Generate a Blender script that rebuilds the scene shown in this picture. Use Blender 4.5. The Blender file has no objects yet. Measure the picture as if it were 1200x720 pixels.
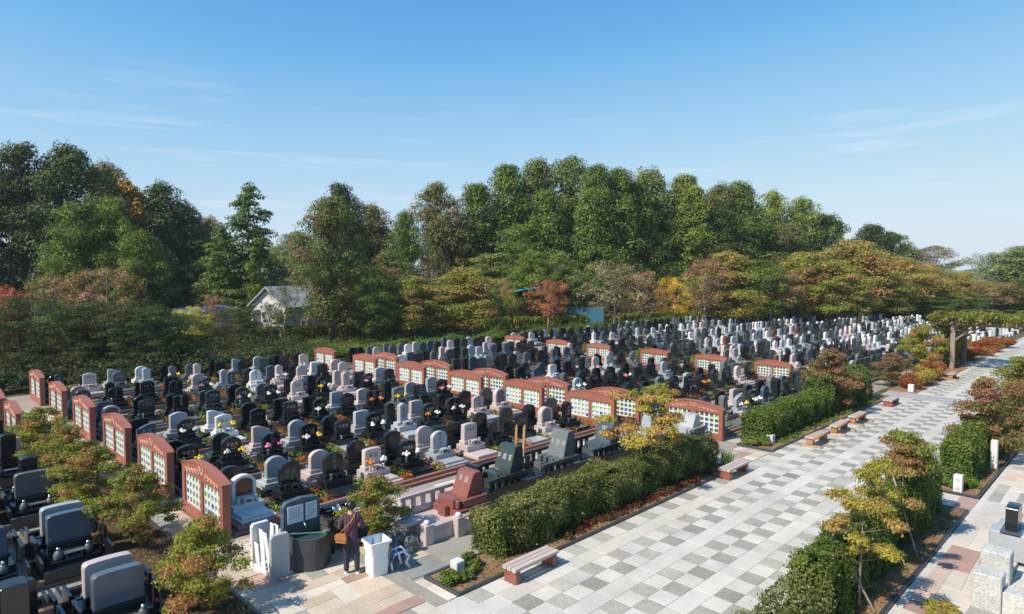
import bpy, math, random
import numpy as np
from mathutils import Vector, Matrix

random.seed(7)
rng = np.random.default_rng(11)
R = math.radians
scene = bpy.context.scene
C = scene.collection

# ---------------------------------------------------------------- camera
cam_d = bpy.data.cameras.new('camera')
cam_d.sensor_width = 36
cam_d.lens = 765 / 1200 * 36
cam_d.clip_start = 0.1
cam_d.clip_end = 6000
cam = bpy.data.objects.new('camera', cam_d)
C.objects.link(cam)
cam.location = (0, 0, 7)
cam.rotation_euler = (R(90) - math.atan(42 / 765), 0, R(-45))
scene.camera = cam

# ---------------------------------------------------------------- light
SUN_AZ, SUN_EL = 169.0, 46.0
S = Vector((math.cos(R(SUN_AZ)) * math.cos(R(SUN_EL)), math.sin(R(SUN_AZ)) * math.cos(R(SUN_EL)), math.sin(R(SUN_EL))))
sd = bpy.data.lights.new('sun', 'SUN')
sd.energy = 4.35
sd.angle = R(0.5)
sd.color = (1.0, 0.905, 0.77)
so = bpy.data.objects.new('sun', sd)
C.objects.link(so)
so.rotation_euler = (-S).to_track_quat('-Z', 'Y').to_euler()

world = bpy.data.worlds.new('World')
scene.world = world
world.use_nodes = True
wn = world.node_tree
wn.nodes.clear()
wl = wn.links
wo = wn.nodes.new('ShaderNodeOutputWorld')
wb = wn.nodes.new('ShaderNodeBackground')
sky = wn.nodes.new('ShaderNodeTexSky')
sky.sky_type = 'NISHITA'
sky.sun_disc = False
sky.sun_elevation = R(SUN_EL)
sky.sun_rotation = math.atan2(S.x, S.y)
sky.air_density = 1.0
sky.dust_density = 0.25
sky.ozone_density = 3.0
wb.inputs['Strength'].default_value = 0.125
# thin streaks of cirrus low in the sky
tc = wn.nodes.new('ShaderNodeTexCoord')
mp = wn.nodes.new('ShaderNodeMapping')
mp.inputs['Scale'].default_value = (2.2, 2.2, 30)
mp.inputs['Location'].default_value = (1.7, 0.4, 0.6)
nz = wn.nodes.new('ShaderNodeTexNoise')
nz.inputs['Scale'].default_value = 1.6
nz.inputs['Detail'].default_value = 7
nz.inputs['Roughness'].default_value = 0.6
rp = wn.nodes.new('ShaderNodeValToRGB')
rp.color_ramp.elements[0].position = 0.54
rp.color_ramp.elements[0].color = (0, 0, 0, 1)
rp.color_ramp.elements[1].position = 0.82
rp.color_ramp.elements[1].color = (1, 1, 1, 1)
sx = wn.nodes.new('ShaderNodeSeparateXYZ')
band = wn.nodes.new('ShaderNodeValToRGB')
for e, (p_, v_) in zip([band.color_ramp.elements[0], band.color_ramp.elements[1]], [(0.02, 0), (0.3, 0)]):
    e.position = p_
    e.color = (v_, v_, v_, 1)
e = band.color_ramp.elements.new(0.13)
e.color = (0.55, 0.55, 0.55, 1)
mul = wn.nodes.new('ShaderNodeMath')
mul.operation = 'MULTIPLY'
mx = wn.nodes.new('ShaderNodeMix')
mx.data_type = 'RGBA'
mx.inputs[7].default_value = (5.6, 5.7, 5.85, 1)
wl.new(tc.outputs['Generated'], mp.inputs['Vector'])
wl.new(mp.outputs['Vector'], nz.inputs['Vector'])
wl.new(nz.outputs['Fac'], rp.inputs['Fac'])
wl.new(tc.outputs['Generated'], sx.inputs['Vector'])
wl.new(sx.outputs['Z'], band.inputs['Fac'])
wl.new(rp.outputs['Color'], mul.inputs[0])
wl.new(band.outputs['Color'], mul.inputs[1])
wl.new(mul.outputs[0], mx.inputs[0])
# colour response of the sky as photographed: deeper blue overhead, softer near the horizon
K_SKY = 0.125 * 2 ** 0.5 / 1.5
v1 = wn.nodes.new('ShaderNodeVectorMath')
v1.operation = 'SCALE'
v1.inputs['Scale'].default_value = K_SKY
cv = wn.nodes.new('ShaderNodeRGBCurve')
for ci_, pts_ in enumerate([[(0, 0), (0.216, 0.115), (0.35, 0.30), (0.6, 0.52), (0.95, 0.66), (1.5, 0.74)], [(0, 0), (0.376, 0.385), (0.565, 0.57), (1.0, 0.77), (1.5, 0.83)], [(0, 0), (0.3, 0.38), (0.658, 0.78), (0.88, 0.87), (1.5, 0.92)]]):
    cu = cv.mapping.curves[ci_]
    cu.points[0].location = (0, 0)
    cu.points[-1].location = (pts_[-1][0] / 1.5, pts_[-1][1] / 1.5)
    for x_, y_ in pts_[1:-1]:
        cu.points.new(x_ / 1.5, y_ / 1.5)
cv.mapping.update()
v2 = wn.nodes.new('ShaderNodeVectorMath')
v2.operation = 'SCALE'
v2.inputs['Scale'].default_value = 1 / K_SKY
wl.new(sky.outputs['Color'], v1.inputs[0])
wl.new(v1.outputs[0], cv.inputs['Color'])
wl.new(cv.outputs['Color'], v2.inputs[0])
wl.new(v2.outputs[0], mx.inputs[6])
wl.new(mx.outputs[2], wb.inputs['Color'])
wl.new(wb.outputs['Background'], wo.inputs['Surface'])

scene.view_settings.view_transform = 'Standard'
scene.view_settings.look = 'None'
scene.view_settings.gamma = 1
scene.view_settings.use_curve_mapping = False
scene.view_settings.exposure = 0.5
scene.cycles.max_bounces = 6
scene.cycles.diffuse_bounces = 3
scene.cycles.glossy_bounces = 3
scene.cycles.transmission_bounces = 4
scene.cycles.transparent_max_bounces = 6

# ---------------------------------------------------------------- materials
MATS = {}


def new_mat(name):
    m = bpy.data.materials.new(name)
    m.use_nodes = True
    nt = m.node_tree
    b = nt.nodes['Principled BSDF']
    return m, nt, b


def ramp(nt, fac, stops):
    r = nt.nodes.new('ShaderNodeValToRGB')
    el = r.color_ramp.elements
    while len(el) > 1:
        el.remove(el[-1])
    el[0].position = stops[0][0]
    el[0].color = (*stops[0][1], 1)
    for p_, c_ in stops[1:]:
        x = el.new(p_)
        x.color = (*c_, 1)
    nt.links.new(fac, r.inputs['Fac'])
    return r.outputs['Color']


def noise(nt, scale, detail=4, vec='Object', rough=0.6):
    t = nt.nodes.new('ShaderNodeTexCoord')
    n = nt.nodes.new('ShaderNodeTexNoise')
    n.inputs['Scale'].default_value = scale
    n.inputs['Detail'].default_value = detail
    n.inputs['Roughness'].default_value = rough
    if vec == 'World':
        g_ = nt.nodes.new('ShaderNodeNewGeometry')
        nt.links.new(g_.outputs['Position'], n.inputs['Vector'])
    else:
        nt.links.new(t.outputs[vec], n.inputs['Vector'])
    return n.outputs['Fac']


def sc(c, k):
    return tuple(min(1, v * k) for v in c)


def mixc(nt, fac, a, b, mode='MIX'):
    m = nt.nodes.new('ShaderNodeMix')
    m.data_type = 'RGBA'
    m.blend_type = mode
    for sock, v in ((m.inputs[0], fac), (m.inputs[6], a), (m.inputs[7], b)):
        if hasattr(v, 'links'):
            nt.links.new(v, sock)
        elif isinstance(v, tuple):
            sock.default_value = (*v, 1)
        else:
            sock.default_value = v
    return m.outputs[2]


def stone(name, c, rough=0.5, spec=0.5, vary=0.18, fine=60, coarse=2.5, objvar=0.12, bump=0.0, coat=0.0, dirt=0.0):
    """granite and paving stone: fine speckle, broad stains and a slight change from piece to piece"""
    if name in MATS:
        return MATS[name]
    m, nt, b = new_mat(name)
    f1 = noise(nt, fine, 3, 'World')
    f2 = noise(nt, coarse, 5, 'World')
    c1 = ramp(nt, f1, [(0.3, sc(c, 1 - vary)), (0.7, sc(c, 1 + vary))])
    c2 = ramp(nt, f2, [(0.25, (1 - vary * 0.9 - dirt,) * 3), (0.7, (1.06,) * 3)])
    col = mixc(nt, 1.0, c1, c2, 'MULTIPLY')
    oi = nt.nodes.new('ShaderNodeObjectInfo')
    c3 = ramp(nt, oi.outputs['Random'], [(0, (1 - objvar,) * 3), (1, (1 + objvar,) * 3)])
    col = mixc(nt, 1.0, col, c3, 'MULTIPLY')
    nt.links.new(col, b.inputs['Base Color'])
    b.inputs['Roughness'].default_value = rough
    b.inputs['Specular IOR Level'].default_value = spec
    b.inputs['Coat Weight'].default_value = coat
    b.inputs['Coat Roughness'].default_value = 0.08
    if bump:
        bp = nt.nodes.new('ShaderNodeBump')
        bp.inputs['Strength'].default_value = bump
        bp.inputs['Distance'].default_value = 0.01
        nt.links.new(f1, bp.inputs['Height'])
        nt.links.new(bp.outputs['Normal'], b.inputs['Normal'])
    MATS[name] = m
    return m


def leafmat(name, a, b_, c=None, d=None, huemix=0.5, trans=0.28):
    """foliage: colours picked by two per-leaf values, 'tone' (leaf by leaf) and 'hue' (clump by clump)"""
    if name in MATS:
        return MATS[name]
    m, nt, b = new_mat(name)
    at = nt.nodes.new('ShaderNodeAttribute')
    at.attribute_name = 'tone'
    ah = nt.nodes.new('ShaderNodeAttribute')
    ah.attribute_name = 'hue'
    c1 = ramp(nt, at.outputs['Fac'], [(0, a), (1, b_)])
    if c is None:
        col = c1
        h = ramp(nt, ah.outputs['Fac'], [(0, (0.75,) * 3), (1, (1.3, 1.25, 1.1))])
        col = mixc(nt, 1.0, col, h, 'MULTIPLY')
    else:
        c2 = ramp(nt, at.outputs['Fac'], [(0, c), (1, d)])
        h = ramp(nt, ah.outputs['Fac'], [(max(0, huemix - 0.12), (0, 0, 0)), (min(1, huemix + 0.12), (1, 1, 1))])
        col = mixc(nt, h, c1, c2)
    oi = nt.nodes.new('ShaderNodeObjectInfo')
    c3 = ramp(nt, oi.outputs['Random'], [(0, (0.82, 0.86, 0.85)), (1, (1.18, 1.1, 1.05))])
    col = mixc(nt, 1.0, col, c3, 'MULTIPLY')
    nt.links.new(col, b.inputs['Base Color'])
    b.inputs['Roughness'].default_value = 0.6
    b.inputs['Specular IOR Level'].default_value = 0.25
    tr = nt.nodes.new('ShaderNodeBsdfTranslucent')
    hs = mixc(nt, 1.0, col, (1.25, 1.3, 0.7), 'MULTIPLY')
    nt.links.new(hs, tr.inputs['Color'])
    ms = nt.nodes.new('ShaderNodeMixShader')
    ms.inputs[0].default_value = trans
    nt.links.new(b.outputs[0], ms.inputs[1])
    nt.links.new(tr.outputs[0], ms.inputs[2])
    nt.links.new(ms.outputs[0], nt.nodes['Material Output'].inputs['Surface'])
    MATS[name] = m
    return m


def plain(name, c, rough=0.5, metal=0.0, vary=0.1, scale=12, spec=0.5):
    if name in MATS:
        return MATS[name]
    m, nt, b = new_mat(name)
    f = noise(nt, scale, 4, 'Object')
    col = ramp(nt, f, [(0.3, sc(c, 1 - vary)), (0.7, sc(c, 1 + vary))])
    nt.links.new(col, b.inputs['Base Color'])
    b.inputs['Roughness'].default_value = rough
    b.inputs['Metallic'].default_value = metal
    b.inputs['Specular IOR Level'].default_value = spec
    MATS[name] = m
    return m


M_black = stone('polished_black_granite', (0.014, 0.016, 0.018), 0.16, 0.55, 0.3, 90, 3, 0.3)
M_green = stone('polished_dark_green_granite', (0.035, 0.05, 0.047), 0.18, 0.55, 0.3, 90, 3, 0.3)
M_blue = stone('polished_blue_grey_granite', (0.075, 0.10, 0.13), 0.2, 0.5, 0.25, 90, 3, 0.2)
M_grey = stone('light_grey_granite', (0.36, 0.38, 0.40), 0.3, 0.5, 0.14, 120, 3, 0.15)
M_white = stone('pale_white_granite', (0.60, 0.60, 0.59), 0.35, 0.5, 0.1, 120, 3, 0.08)
M_pink = stone('pale_pink_granite', (0.50, 0.42, 0.40), 0.3, 0.5, 0.14, 120, 3, 0.12)
M_brownst = stone('brown_red_granite', (0.16, 0.06, 0.045), 0.25, 0.5, 0.2, 90, 3, 0.12)
M_mid = stone('mid_grey_granite', (0.13, 0.14, 0.145), 0.22, 0.5, 0.2, 100, 3, 0.2)
M_redwall = stone('red_granite_wall', (0.32, 0.115, 0.08), 0.45, 0.4, 0.16, 70, 2, 0.06, 0.1)
M_relief = stone('sandblasted_red_granite', (0.62, 0.36, 0.29), 0.8, 0.2, 0.1, 70, 2, 0.05)
M_kerbred = stone('red_brown_kerb_granite', (0.30, 0.14, 0.105), 0.5, 0.4, 0.18, 60, 2, 0.1)
M_kerbdark = stone('dark_grey_kerb_granite', (0.05, 0.055, 0.06), 0.4, 0.5, 0.2, 60, 2, 0.1)
M_tile_l = stone('pale_paving_granite', (0.56, 0.53, 0.475), 0.55, 0.3, 0.09, 45, 0.8, 0.05, 0.15, dirt=0.10)
M_tile_l2 = stone('cream_paving_granite', (0.56, 0.52, 0.455), 0.55, 0.3, 0.09, 45, 1.1, 0.08, 0.15, dirt=0.10)
M_tile_d = stone('grey_green_paving_granite', (0.37, 0.36, 0.30), 0.55, 0.35, 0.22, 24, 1.1, 0.22, 0.15, dirt=0.1)
M_tile_m = stone('mid_tone_paving_granite', (0.49, 0.48, 0.435), 0.55, 0.3, 0.14, 40, 0.8, 0.14, 0.15, dirt=0.12)
FLAG = [stone('flagstone_beige', (0.52, 0.43, 0.33), 0.65, 0.3, 0.14, 25, 1.3, 0.12, 0.3, dirt=0.08),
        stone('flagstone_cream', (0.60, 0.54, 0.45), 0.65, 0.3, 0.12, 25, 1.3, 0.1, 0.3, dirt=0.08),
        stone('flagstone_pink', (0.40, 0.265, 0.215), 0.65, 0.3, 0.14, 25, 1.3, 0.15, 0.3, dirt=0.06),
        stone('flagstone_grey', (0.30, 0.30, 0.27), 0.65, 0.3, 0.16, 25, 1.3, 0.2, 0.3, dirt=0.06),
        stone('flagstone_tan', (0.46, 0.37, 0.28), 0.65, 0.3, 0.14, 25, 1.3, 0.15, 0.3, dirt=0.08)]
FLAGR = [stone('pale_flagstone_cream', (0.56, 0.51, 0.45), 0.6, 0.3, 0.1, 25, 1.3, 0.08, 0.3, dirt=0.05),
         stone('pale_flagstone_rose', (0.55, 0.43, 0.36), 0.6, 0.3, 0.1, 25, 1.3, 0.1, 0.3, dirt=0.05),
         stone('flagstone_red', (0.40, 0.265, 0.225), 0.6, 0.3, 0.12, 25, 1.3, 0.15, 0.3, dirt=0.05),
         stone('pale_flagstone_grey', (0.36, 0.35, 0.315), 0.6, 0.3, 0.12, 25, 1.3, 0.15, 0.3, dirt=0.05)]
M_mortar = stone('sand_mortar', (0.30, 0.28, 0.24), 0.9, 0.1, 0.2, 40, 2, 0)
M_joint = stone('grey_joint_mortar', (0.52, 0.50, 0.46), 0.9, 0.1, 0.15, 40, 2, 0)
M_soil = stone('brown_soil', (0.27, 0.17, 0.095), 0.95, 0.1, 0.4, 14, 1.2, 0, 0.8)
M_ground = None
M_plazafar = None
M_bark = stone('bark', (0.13, 0.10, 0.075), 0.9, 0.1, 0.35, 12, 2, 0.2, 0.5)
M_barkpale = stone('pale_bark', (0.28, 0.22, 0.19), 0.9, 0.1, 0.3, 12, 2, 0.15, 0.5)
M_wood = stone('weathered_bench_wood', (0.42, 0.33, 0.27), 0.7, 0.3, 0.2, 25, 5, 0.1, 0.2)
M_slat = stone('pale_bench_slat', (0.48, 0.40, 0.36), 0.6, 0.3, 0.12, 30, 5, 0.08, 0.1)
M_log = stone('brown_log_wood', (0.36, 0.20, 0.10), 0.7, 0.3, 0.3, 20, 4, 0.15, 0.3)
M_stake = stone('pale_brown_stake_wood', (0.42, 0.25, 0.13), 0.7, 0.3, 0.2, 20, 4, 0.1)
M_ledge = stone('brown_stone', (0.38, 0.27, 0.19), 0.8, 0.3, 0.3, 18, 4, 0.1, 0.4)
M_whiteplastic = plain('white_plastic', (0.78, 0.79, 0.78), 0.4, 0, 0.04)
M_paper = plain('white_board', (0.8, 0.8, 0.79), 0.6, 0, 0.04)
M_notice = plain('notice_sheet', (0.62, 0.68, 0.74), 0.5, 0, 0.05)
M_steel = plain('brushed_steel', (0.62, 0.63, 0.64), 0.25, 1, 0.1)
M_chrome = plain('silver_metal', (0.75, 0.76, 0.78), 0.18, 1, 0.05)
M_lattice = plain('white_lattice_frame', (0.60, 0.63, 0.60), 0.5, 0, 0.05)
M_bluebox = plain('blue_plastic', (0.08, 0.28, 0.55), 0.4, 0, 0.1)
M_blackfab = plain('black_fabric', (0.012, 0.013, 0.018), 0.8, 0, 0.2)


def glassy(name, c, rough=0.12, tr=0.0, spec=0.6):
    m, nt, b = new_mat(name)
    f = noise(nt, 9, 2, 'World')
    col = ramp(nt, f, [(0.3, sc(c, 0.88)), (0.7, sc(c, 1.1))])
    nt.links.new(col, b.inputs['Base Color'])
    b.inputs['Roughness'].default_value = rough
    b.inputs['Specular IOR Level'].default_value = spec
    b.inputs['Transmission Weight'].default_value = tr
    b.inputs['IOR'].default_value = 1.1 if tr else 1.45
    return m


M_paneW = glassy('frosted_pale_glass', (0.50, 0.58, 0.52), 0.3)
M_paneD = glassy('shade_toned_clear_glass', (0.10, 0.13, 0.12))  # opaque dark colour stands for the shade seen through clear panes
M_paneG = glassy('green_glass', (0.14, 0.50, 0.06))
M_paneB = glassy('blue_glass', (0.02, 0.12, 0.50))

M_shadesoil = stone('shade_toned_leafy_soil', (0.10, 0.07, 0.042), 0.95, 0.1, 0.5, 12, 1.2, 0, 0.8)  # leafy soil, its colour darkened to stand for shade on the litter
M_rough = stone('rough_pale_granite', (0.50, 0.50, 0.48), 0.85, 0.2, 0.3, 28, 4, 0.05, 1.0)
M_basin = stone('dark_speckled_granite', (0.07, 0.07, 0.072), 0.4, 0.4, 0.4, 120, 3, 0.05)
# ---------------------------------------------------------------- mesh helpers


class MB:
    def __init__(s):
        s.v, s.f, s.m = [], [], []

    def add(s, vs, fs, m=0, fix=True):
        b = len(s.v)
        vs = [Vector(p) for p in vs]
        c = sum(vs, Vector()) / len(vs)
        for f in fs:
            if fix:
                n = Vector()
                k = len(f)
                for i in range(k):
                    a, q = vs[f[i]], vs[f[(i + 1) % k]]
                    n += a.cross(q)
                fc = sum((vs[i] for i in f), Vector()) / k
                if n.dot(fc - c) < 0:
                    f = f[::-1]
            s.f.append([b + i for i in f])
            s.m.append(m)
        s.v += vs
        return s

    def box(s, x0, x1, y0, y1, z0, z1, m=0, c=0.0, M=None):
        lo = (min(x0, x1), min(y0, y1), min(z0, z1))
        hi = (max(x0, x1), max(y0, y1), max(z0, z1))
        if c <= 0:
            vs = [((lo, hi)[i & 1][0], (lo, hi)[i >> 1 & 1][1], (lo, hi)[i >> 2 & 1][2]) for i in range(8)]
            fs = [[0, 1, 3, 2], [4, 5, 7, 6], [0, 1, 5, 4], [2, 3, 7, 6], [0, 2, 6, 4], [1, 3, 7, 5]]
        else:
            vs, idx = [], {}
            for i in range(8):
                sg = [(i & 1), (i >> 1 & 1), (i >> 2 & 1)]
                for a in range(3):
                    p = []
                    for k in range(3):
                        v = hi[k] if sg[k] else lo[k]
                        if k != a:
                            v += -c if sg[k] else c
                        p.append(v)
                    idx[(i, a)] = len(vs)
                    vs.append(p)
            fs = []
            for a in range(3):
                b_, d = [k for k in range(3) if k != a]
                for sgn in (0, 1):
                    q = [sgn << a, (sgn << a) | (1 << b_), (sgn << a) | (1 << b_) | (1 << d), (sgn << a) | (1 << d)]
                    fs.append([idx[(i, a)] for i in q])
            for k in range(3):
                a, b_ = [j for j in range(3) if j != k]
                for sa in (0, 1):
                    for sb in (0, 1):
                        i0 = (sa << a) | (sb << b_)
                        i1 = i0 | (1 << k)
                        fs.append([idx[(i0, a)], idx[(i1, a)], idx[(i1, b_)], idx[(i0, b_)]])
            for i in range(8):
                fs.append([idx[(i, 0)], idx[(i, 1)], idx[(i, 2)]])
        if M is not None:
            vs = [M @ Vector(p) for p in vs]
        return s.add(vs, fs, m)

    def prism(s, prof, a0, a1, axis='y', m=0, c=0.0, M=None):
        """profile (u, z) extruded along an axis, its ends chamfered by c"""
        n = len(prof)
        cu = sum(p[0] for p in prof) / n
        cz = sum(p[1] for p in prof) / n
        w = max(abs(p[0] - cu) for p in prof)
        h = max(abs(p[1] - cz) for p in prof)
        rings = []
        sg = 1 if a1 > a0 else -1
        spec_ = [(a0, c), (a0 + sg * c, 0), (a1 - sg * c, 0), (a1, c)] if c > 0 else [(a0, 0), (a1, 0)]
        for a, k in spec_:
            rings.append([(cu + (u - cu) * (1 - k / w), a, cz + (z - cz) * (1 - k / h)) for u, z in prof])
        vs = [p for r in rings for p in r]
        if axis == 'x':
            vs = [(p[1], p[0], p[2]) for p in vs]
        elif axis == 'z':
            vs = [(p[0], p[2], p[1]) for p in vs]
        fs = [list(range(n)), list(range((len(rings) - 1) * n, len(rings) * n))]
        for r in range(len(rings) - 1):
            for i in range(n):
                j = (i + 1) % n
                fs.append([r * n + i, r * n + j, (r + 1) * n + j, (r + 1) * n + i])
        if M is not None:
            vs = [M @ Vector(p) for p in vs]
        return s.add(vs, fs, m)

    def tube(s, pts, rad, n=6, m=0, cap=True):
        pts = [Vector(p) for p in pts]
        if not hasattr(rad, '__len__'):
            rad = [rad] * len(pts)
        rings = []
        b = len(s.v)
        for i, p in enumerate(pts):
            d = (pts[min(i + 1, len(pts) - 1)] - pts[max(i - 1, 0)]).normalized()
            u = d.cross(Vector((0, 0, 1)) if abs(d.z) < 0.9 else Vector((1, 0, 0))).normalized()
            w = d.cross(u).normalized()
            for k in range(n):
                a = 2 * math.pi * k / n
                s.v.append(p + (u * math.cos(a) + w * math.sin(a)) * rad[i])
        for i in range(len(pts) - 1):
            for k in range(n):
                q = (k + 1) % n
                s.f.append([b + i * n + k, b + (i + 1) * n + k, b + (i + 1) * n + q, b + i * n + q])
                s.m.append(m)
        if cap:
            s.f.append([b + k for k in range(n)])
            s.m.append(m)
            s.f.append([b + (len(pts) - 1) * n + k for k in range(n)][::-1])
            s.m.append(m)
        return s

    def lathe(s, prof, cx=0, cy=0, n=12, m=0):
        b = len(s.v)
        for r, z in prof:
            for k in range(n):
                a = 2 * math.pi * k / n
                s.v.append(Vector((cx + r * math.cos(a), cy + r * math.sin(a), z)))
        for i in range(len(prof) - 1):
            for k in range(n):
                q = (k + 1) % n
                s.f.append([b + i * n + k, b + i * n + q, b + (i + 1) * n + q, b + (i + 1) * n + k])
                s.m.append(m)
        s.f.append([b + k for k in range(n)][::-1])
        s.m.append(m)
        s.f.append([b + (len(prof) - 1) * n + k for k in range(n)])
        s.m.append(m)
        return s

    def blob(s, c, r, sub=1, m=0, jit=0.15):
        rnd = random.random
        b = len(s.v)
        rows, cols = 4 + sub, 7 + sub
        for i in range(rows + 1):
            th = math.pi * i / rows
            for k in range(cols):
                ph = 2 * math.pi * k / cols
                j = 1 + (rnd() - 0.5) * 2 * jit
                rr = r if hasattr(r, '__len__') else (r, r, r)
                s.v.append(Vector((c[0] + rr[0] * j * math.sin(th) * math.cos(ph), c[1] + rr[1] * j * math.sin(th) * math.sin(ph), c[2] + rr[2] * j * math.cos(th))))
        for i in range(rows):
            for k in range(cols):
                q = (k + 1) % cols
                s.f.append([b + i * cols + k, b + (i + 1) * cols + k, b + (i + 1) * cols + q, b + i * cols + q])
                s.m.append(m)
        return s

    def mesh(s, name, mats, smooth=False):
        me = bpy.data.meshes.new(name)
        me.from_pydata([tuple(v) for v in s.v], [], s.f)
        if not isinstance(mats, (list, tuple)):
            mats = [mats]
        for mt in mats:
            me.materials.append(mt)
        if len(mats) > 1:
            me.polygons.foreach_set('material_index', s.m)
        if smooth:
            me.polygons.foreach_set('use_smooth', [True] * len(me.polygons))
        me.update()
        return me

    def build(s, name, mats, parent=None, smooth=False, loc=None, rz=0):
        return obj(name, s.mesh(name, mats, smooth), parent, loc, rz)


def obj(name, me, parent=None, loc=None, rz=0):
    o = bpy.data.objects.new(name, me)
    C.objects.link(o)
    if parent is not None:
        o.parent = parent
    if loc is not None:
        o.location = loc
    if rz:
        o.rotation_euler = (0, 0, rz)
    return o


def tag(o, label, cat, group=None):
    o['label'] = label
    o['category'] = cat
    if group:
        o['group'] = group
    return o


def thing(name, label, cat, loc=(0, 0, 0), rz=0, group=None):
    o = bpy.data.objects.new(name, None)
    o.empty_display_size = 0.2
    C.objects.link(o)
    o.location = loc
    o.rotation_euler = (0, 0, rz)
    return tag(o, label, cat, group)


def kind(o, k):
    o['kind'] = k
    return o


def setmat(o, *mats):
    for i, m in enumerate(mats):
        o.material_slots[i].link = 'OBJECT'
        o.material_slots[i].material = m
    return o


def copy_tree(o, parent=None):
    c = o.copy()
    C.objects.link(c)
    c.parent = parent
    for ch in o.children:
        copy_tree(ch, c)
    return c


ONES = ['', 'first', 'second', 'third', 'fourth', 'fifth', 'sixth', 'seventh', 'eighth', 'ninth', 'tenth', 'eleventh', 'twelfth', 'thirteenth', 'fourteenth', 'fifteenth', 'sixteenth', 'seventeenth', 'eighteenth', 'nineteenth']
TENS = {2: 'twent', 3: 'thirt', 4: 'fort', 5: 'fift', 6: 'sixt', 7: 'sevent', 8: 'eight'}


def nth(n):
    if n < 20:
        return ONES[n]
    t, u = divmod(n, 10)
    return TENS[t] + 'ieth' if u == 0 else TENS[t] + 'y-' + ONES[u]


# ---------------------------------------------------------------- foliage


def leaf_mesh(name, P, N, size, tone, hue, mat, aspect=0.6):
    """P leaf positions, N leaf normals (n,3); each leaf a small folded diamond"""
    n = len(P)
    N = N / (np.linalg.norm(N, axis=1, keepdims=True) + 1e-9)
    T = rng.normal(size=(n, 3))
    T -= (T * N).sum(1, keepdims=True) * N
    T /= np.linalg.norm(T, axis=1, keepdims=True) + 1e-9
    B = np.cross(N, T)
    s = (size * rng.uniform(0.65, 1.3, n))[:, None]
    V = np.empty((n, 4, 3))
    V[:, 0] = P - T * s * 0.5
    V[:, 1] = P + B * s * 0.5 * aspect + N * s * 0.12
    V[:, 2] = P + T * s * 0.5
    V[:, 3] = P - B * s * 0.5 * aspect + N * s * 0.12
    me = bpy.data.meshes.new(name)
    me.vertices.add(4 * n)
    me.vertices.foreach_set('co', V.reshape(-1).astype(np.float32))
    me.loops.add(4 * n)
    me.loops.foreach_set('vertex_index', np.arange(4 * n, dtype=np.int32))
    me.polygons.add(n)
    me.polygons.foreach_set('loop_start', np.arange(0, 4 * n, 4, dtype=np.int32))
    me.polygons.foreach_set('loop_total', np.full(n, 4, dtype=np.int32))
    me.materials.append(mat)
    me.update(calc_edges=True)
    for nm, arr in (('tone', tone), ('hue', hue)):
        a = me.attributes.new(nm, 'FLOAT', 'FACE')
        a.data.foreach_set('value', np.clip(arr, 0, 1).astype(np.float32))
    return me


def clumps_to_leaves(cl, total, size, up=0.35, spread=0.7, shell=0.5):
    """cl: list of (cx,cy,cz,rx,rz,hue)"""
    cl = np.array(cl)
    w = cl[:, 3] ** 2
    cnt = np.maximum(3, (total * w / w.sum()).astype(int))
    idx = np.repeat(np.arange(len(cl)), cnt)
    n = len(idx)
    d = rng.normal(size=(n, 3))
    d /= np.linalg.norm(d, axis=1, keepdims=True)
    d[:, 2] = np.where((d[:, 2] < -0.2) & (rng.random(n) < 0.6), -d[:, 2], d[:, 2])
    r = shell + (1 - shell) * rng.random(n) ** 0.6
    r *= 1 + 0.18 * rng.normal(size=n)
    c = cl[idx]
    P = c[:, :3] + d * r[:, None] * np.stack([c[:, 3], c[:, 3], c[:, 4]], 1)
    N = d * 0.8 + rng.normal(size=(n, 3)) * spread * 0.6
    N[:, 2] += up
    tone = rng.random(n)
    hue = c[:, 5] + rng.normal(size=n) * 0.1
    return P, N, np.full(n, size), tone, hue


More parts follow.
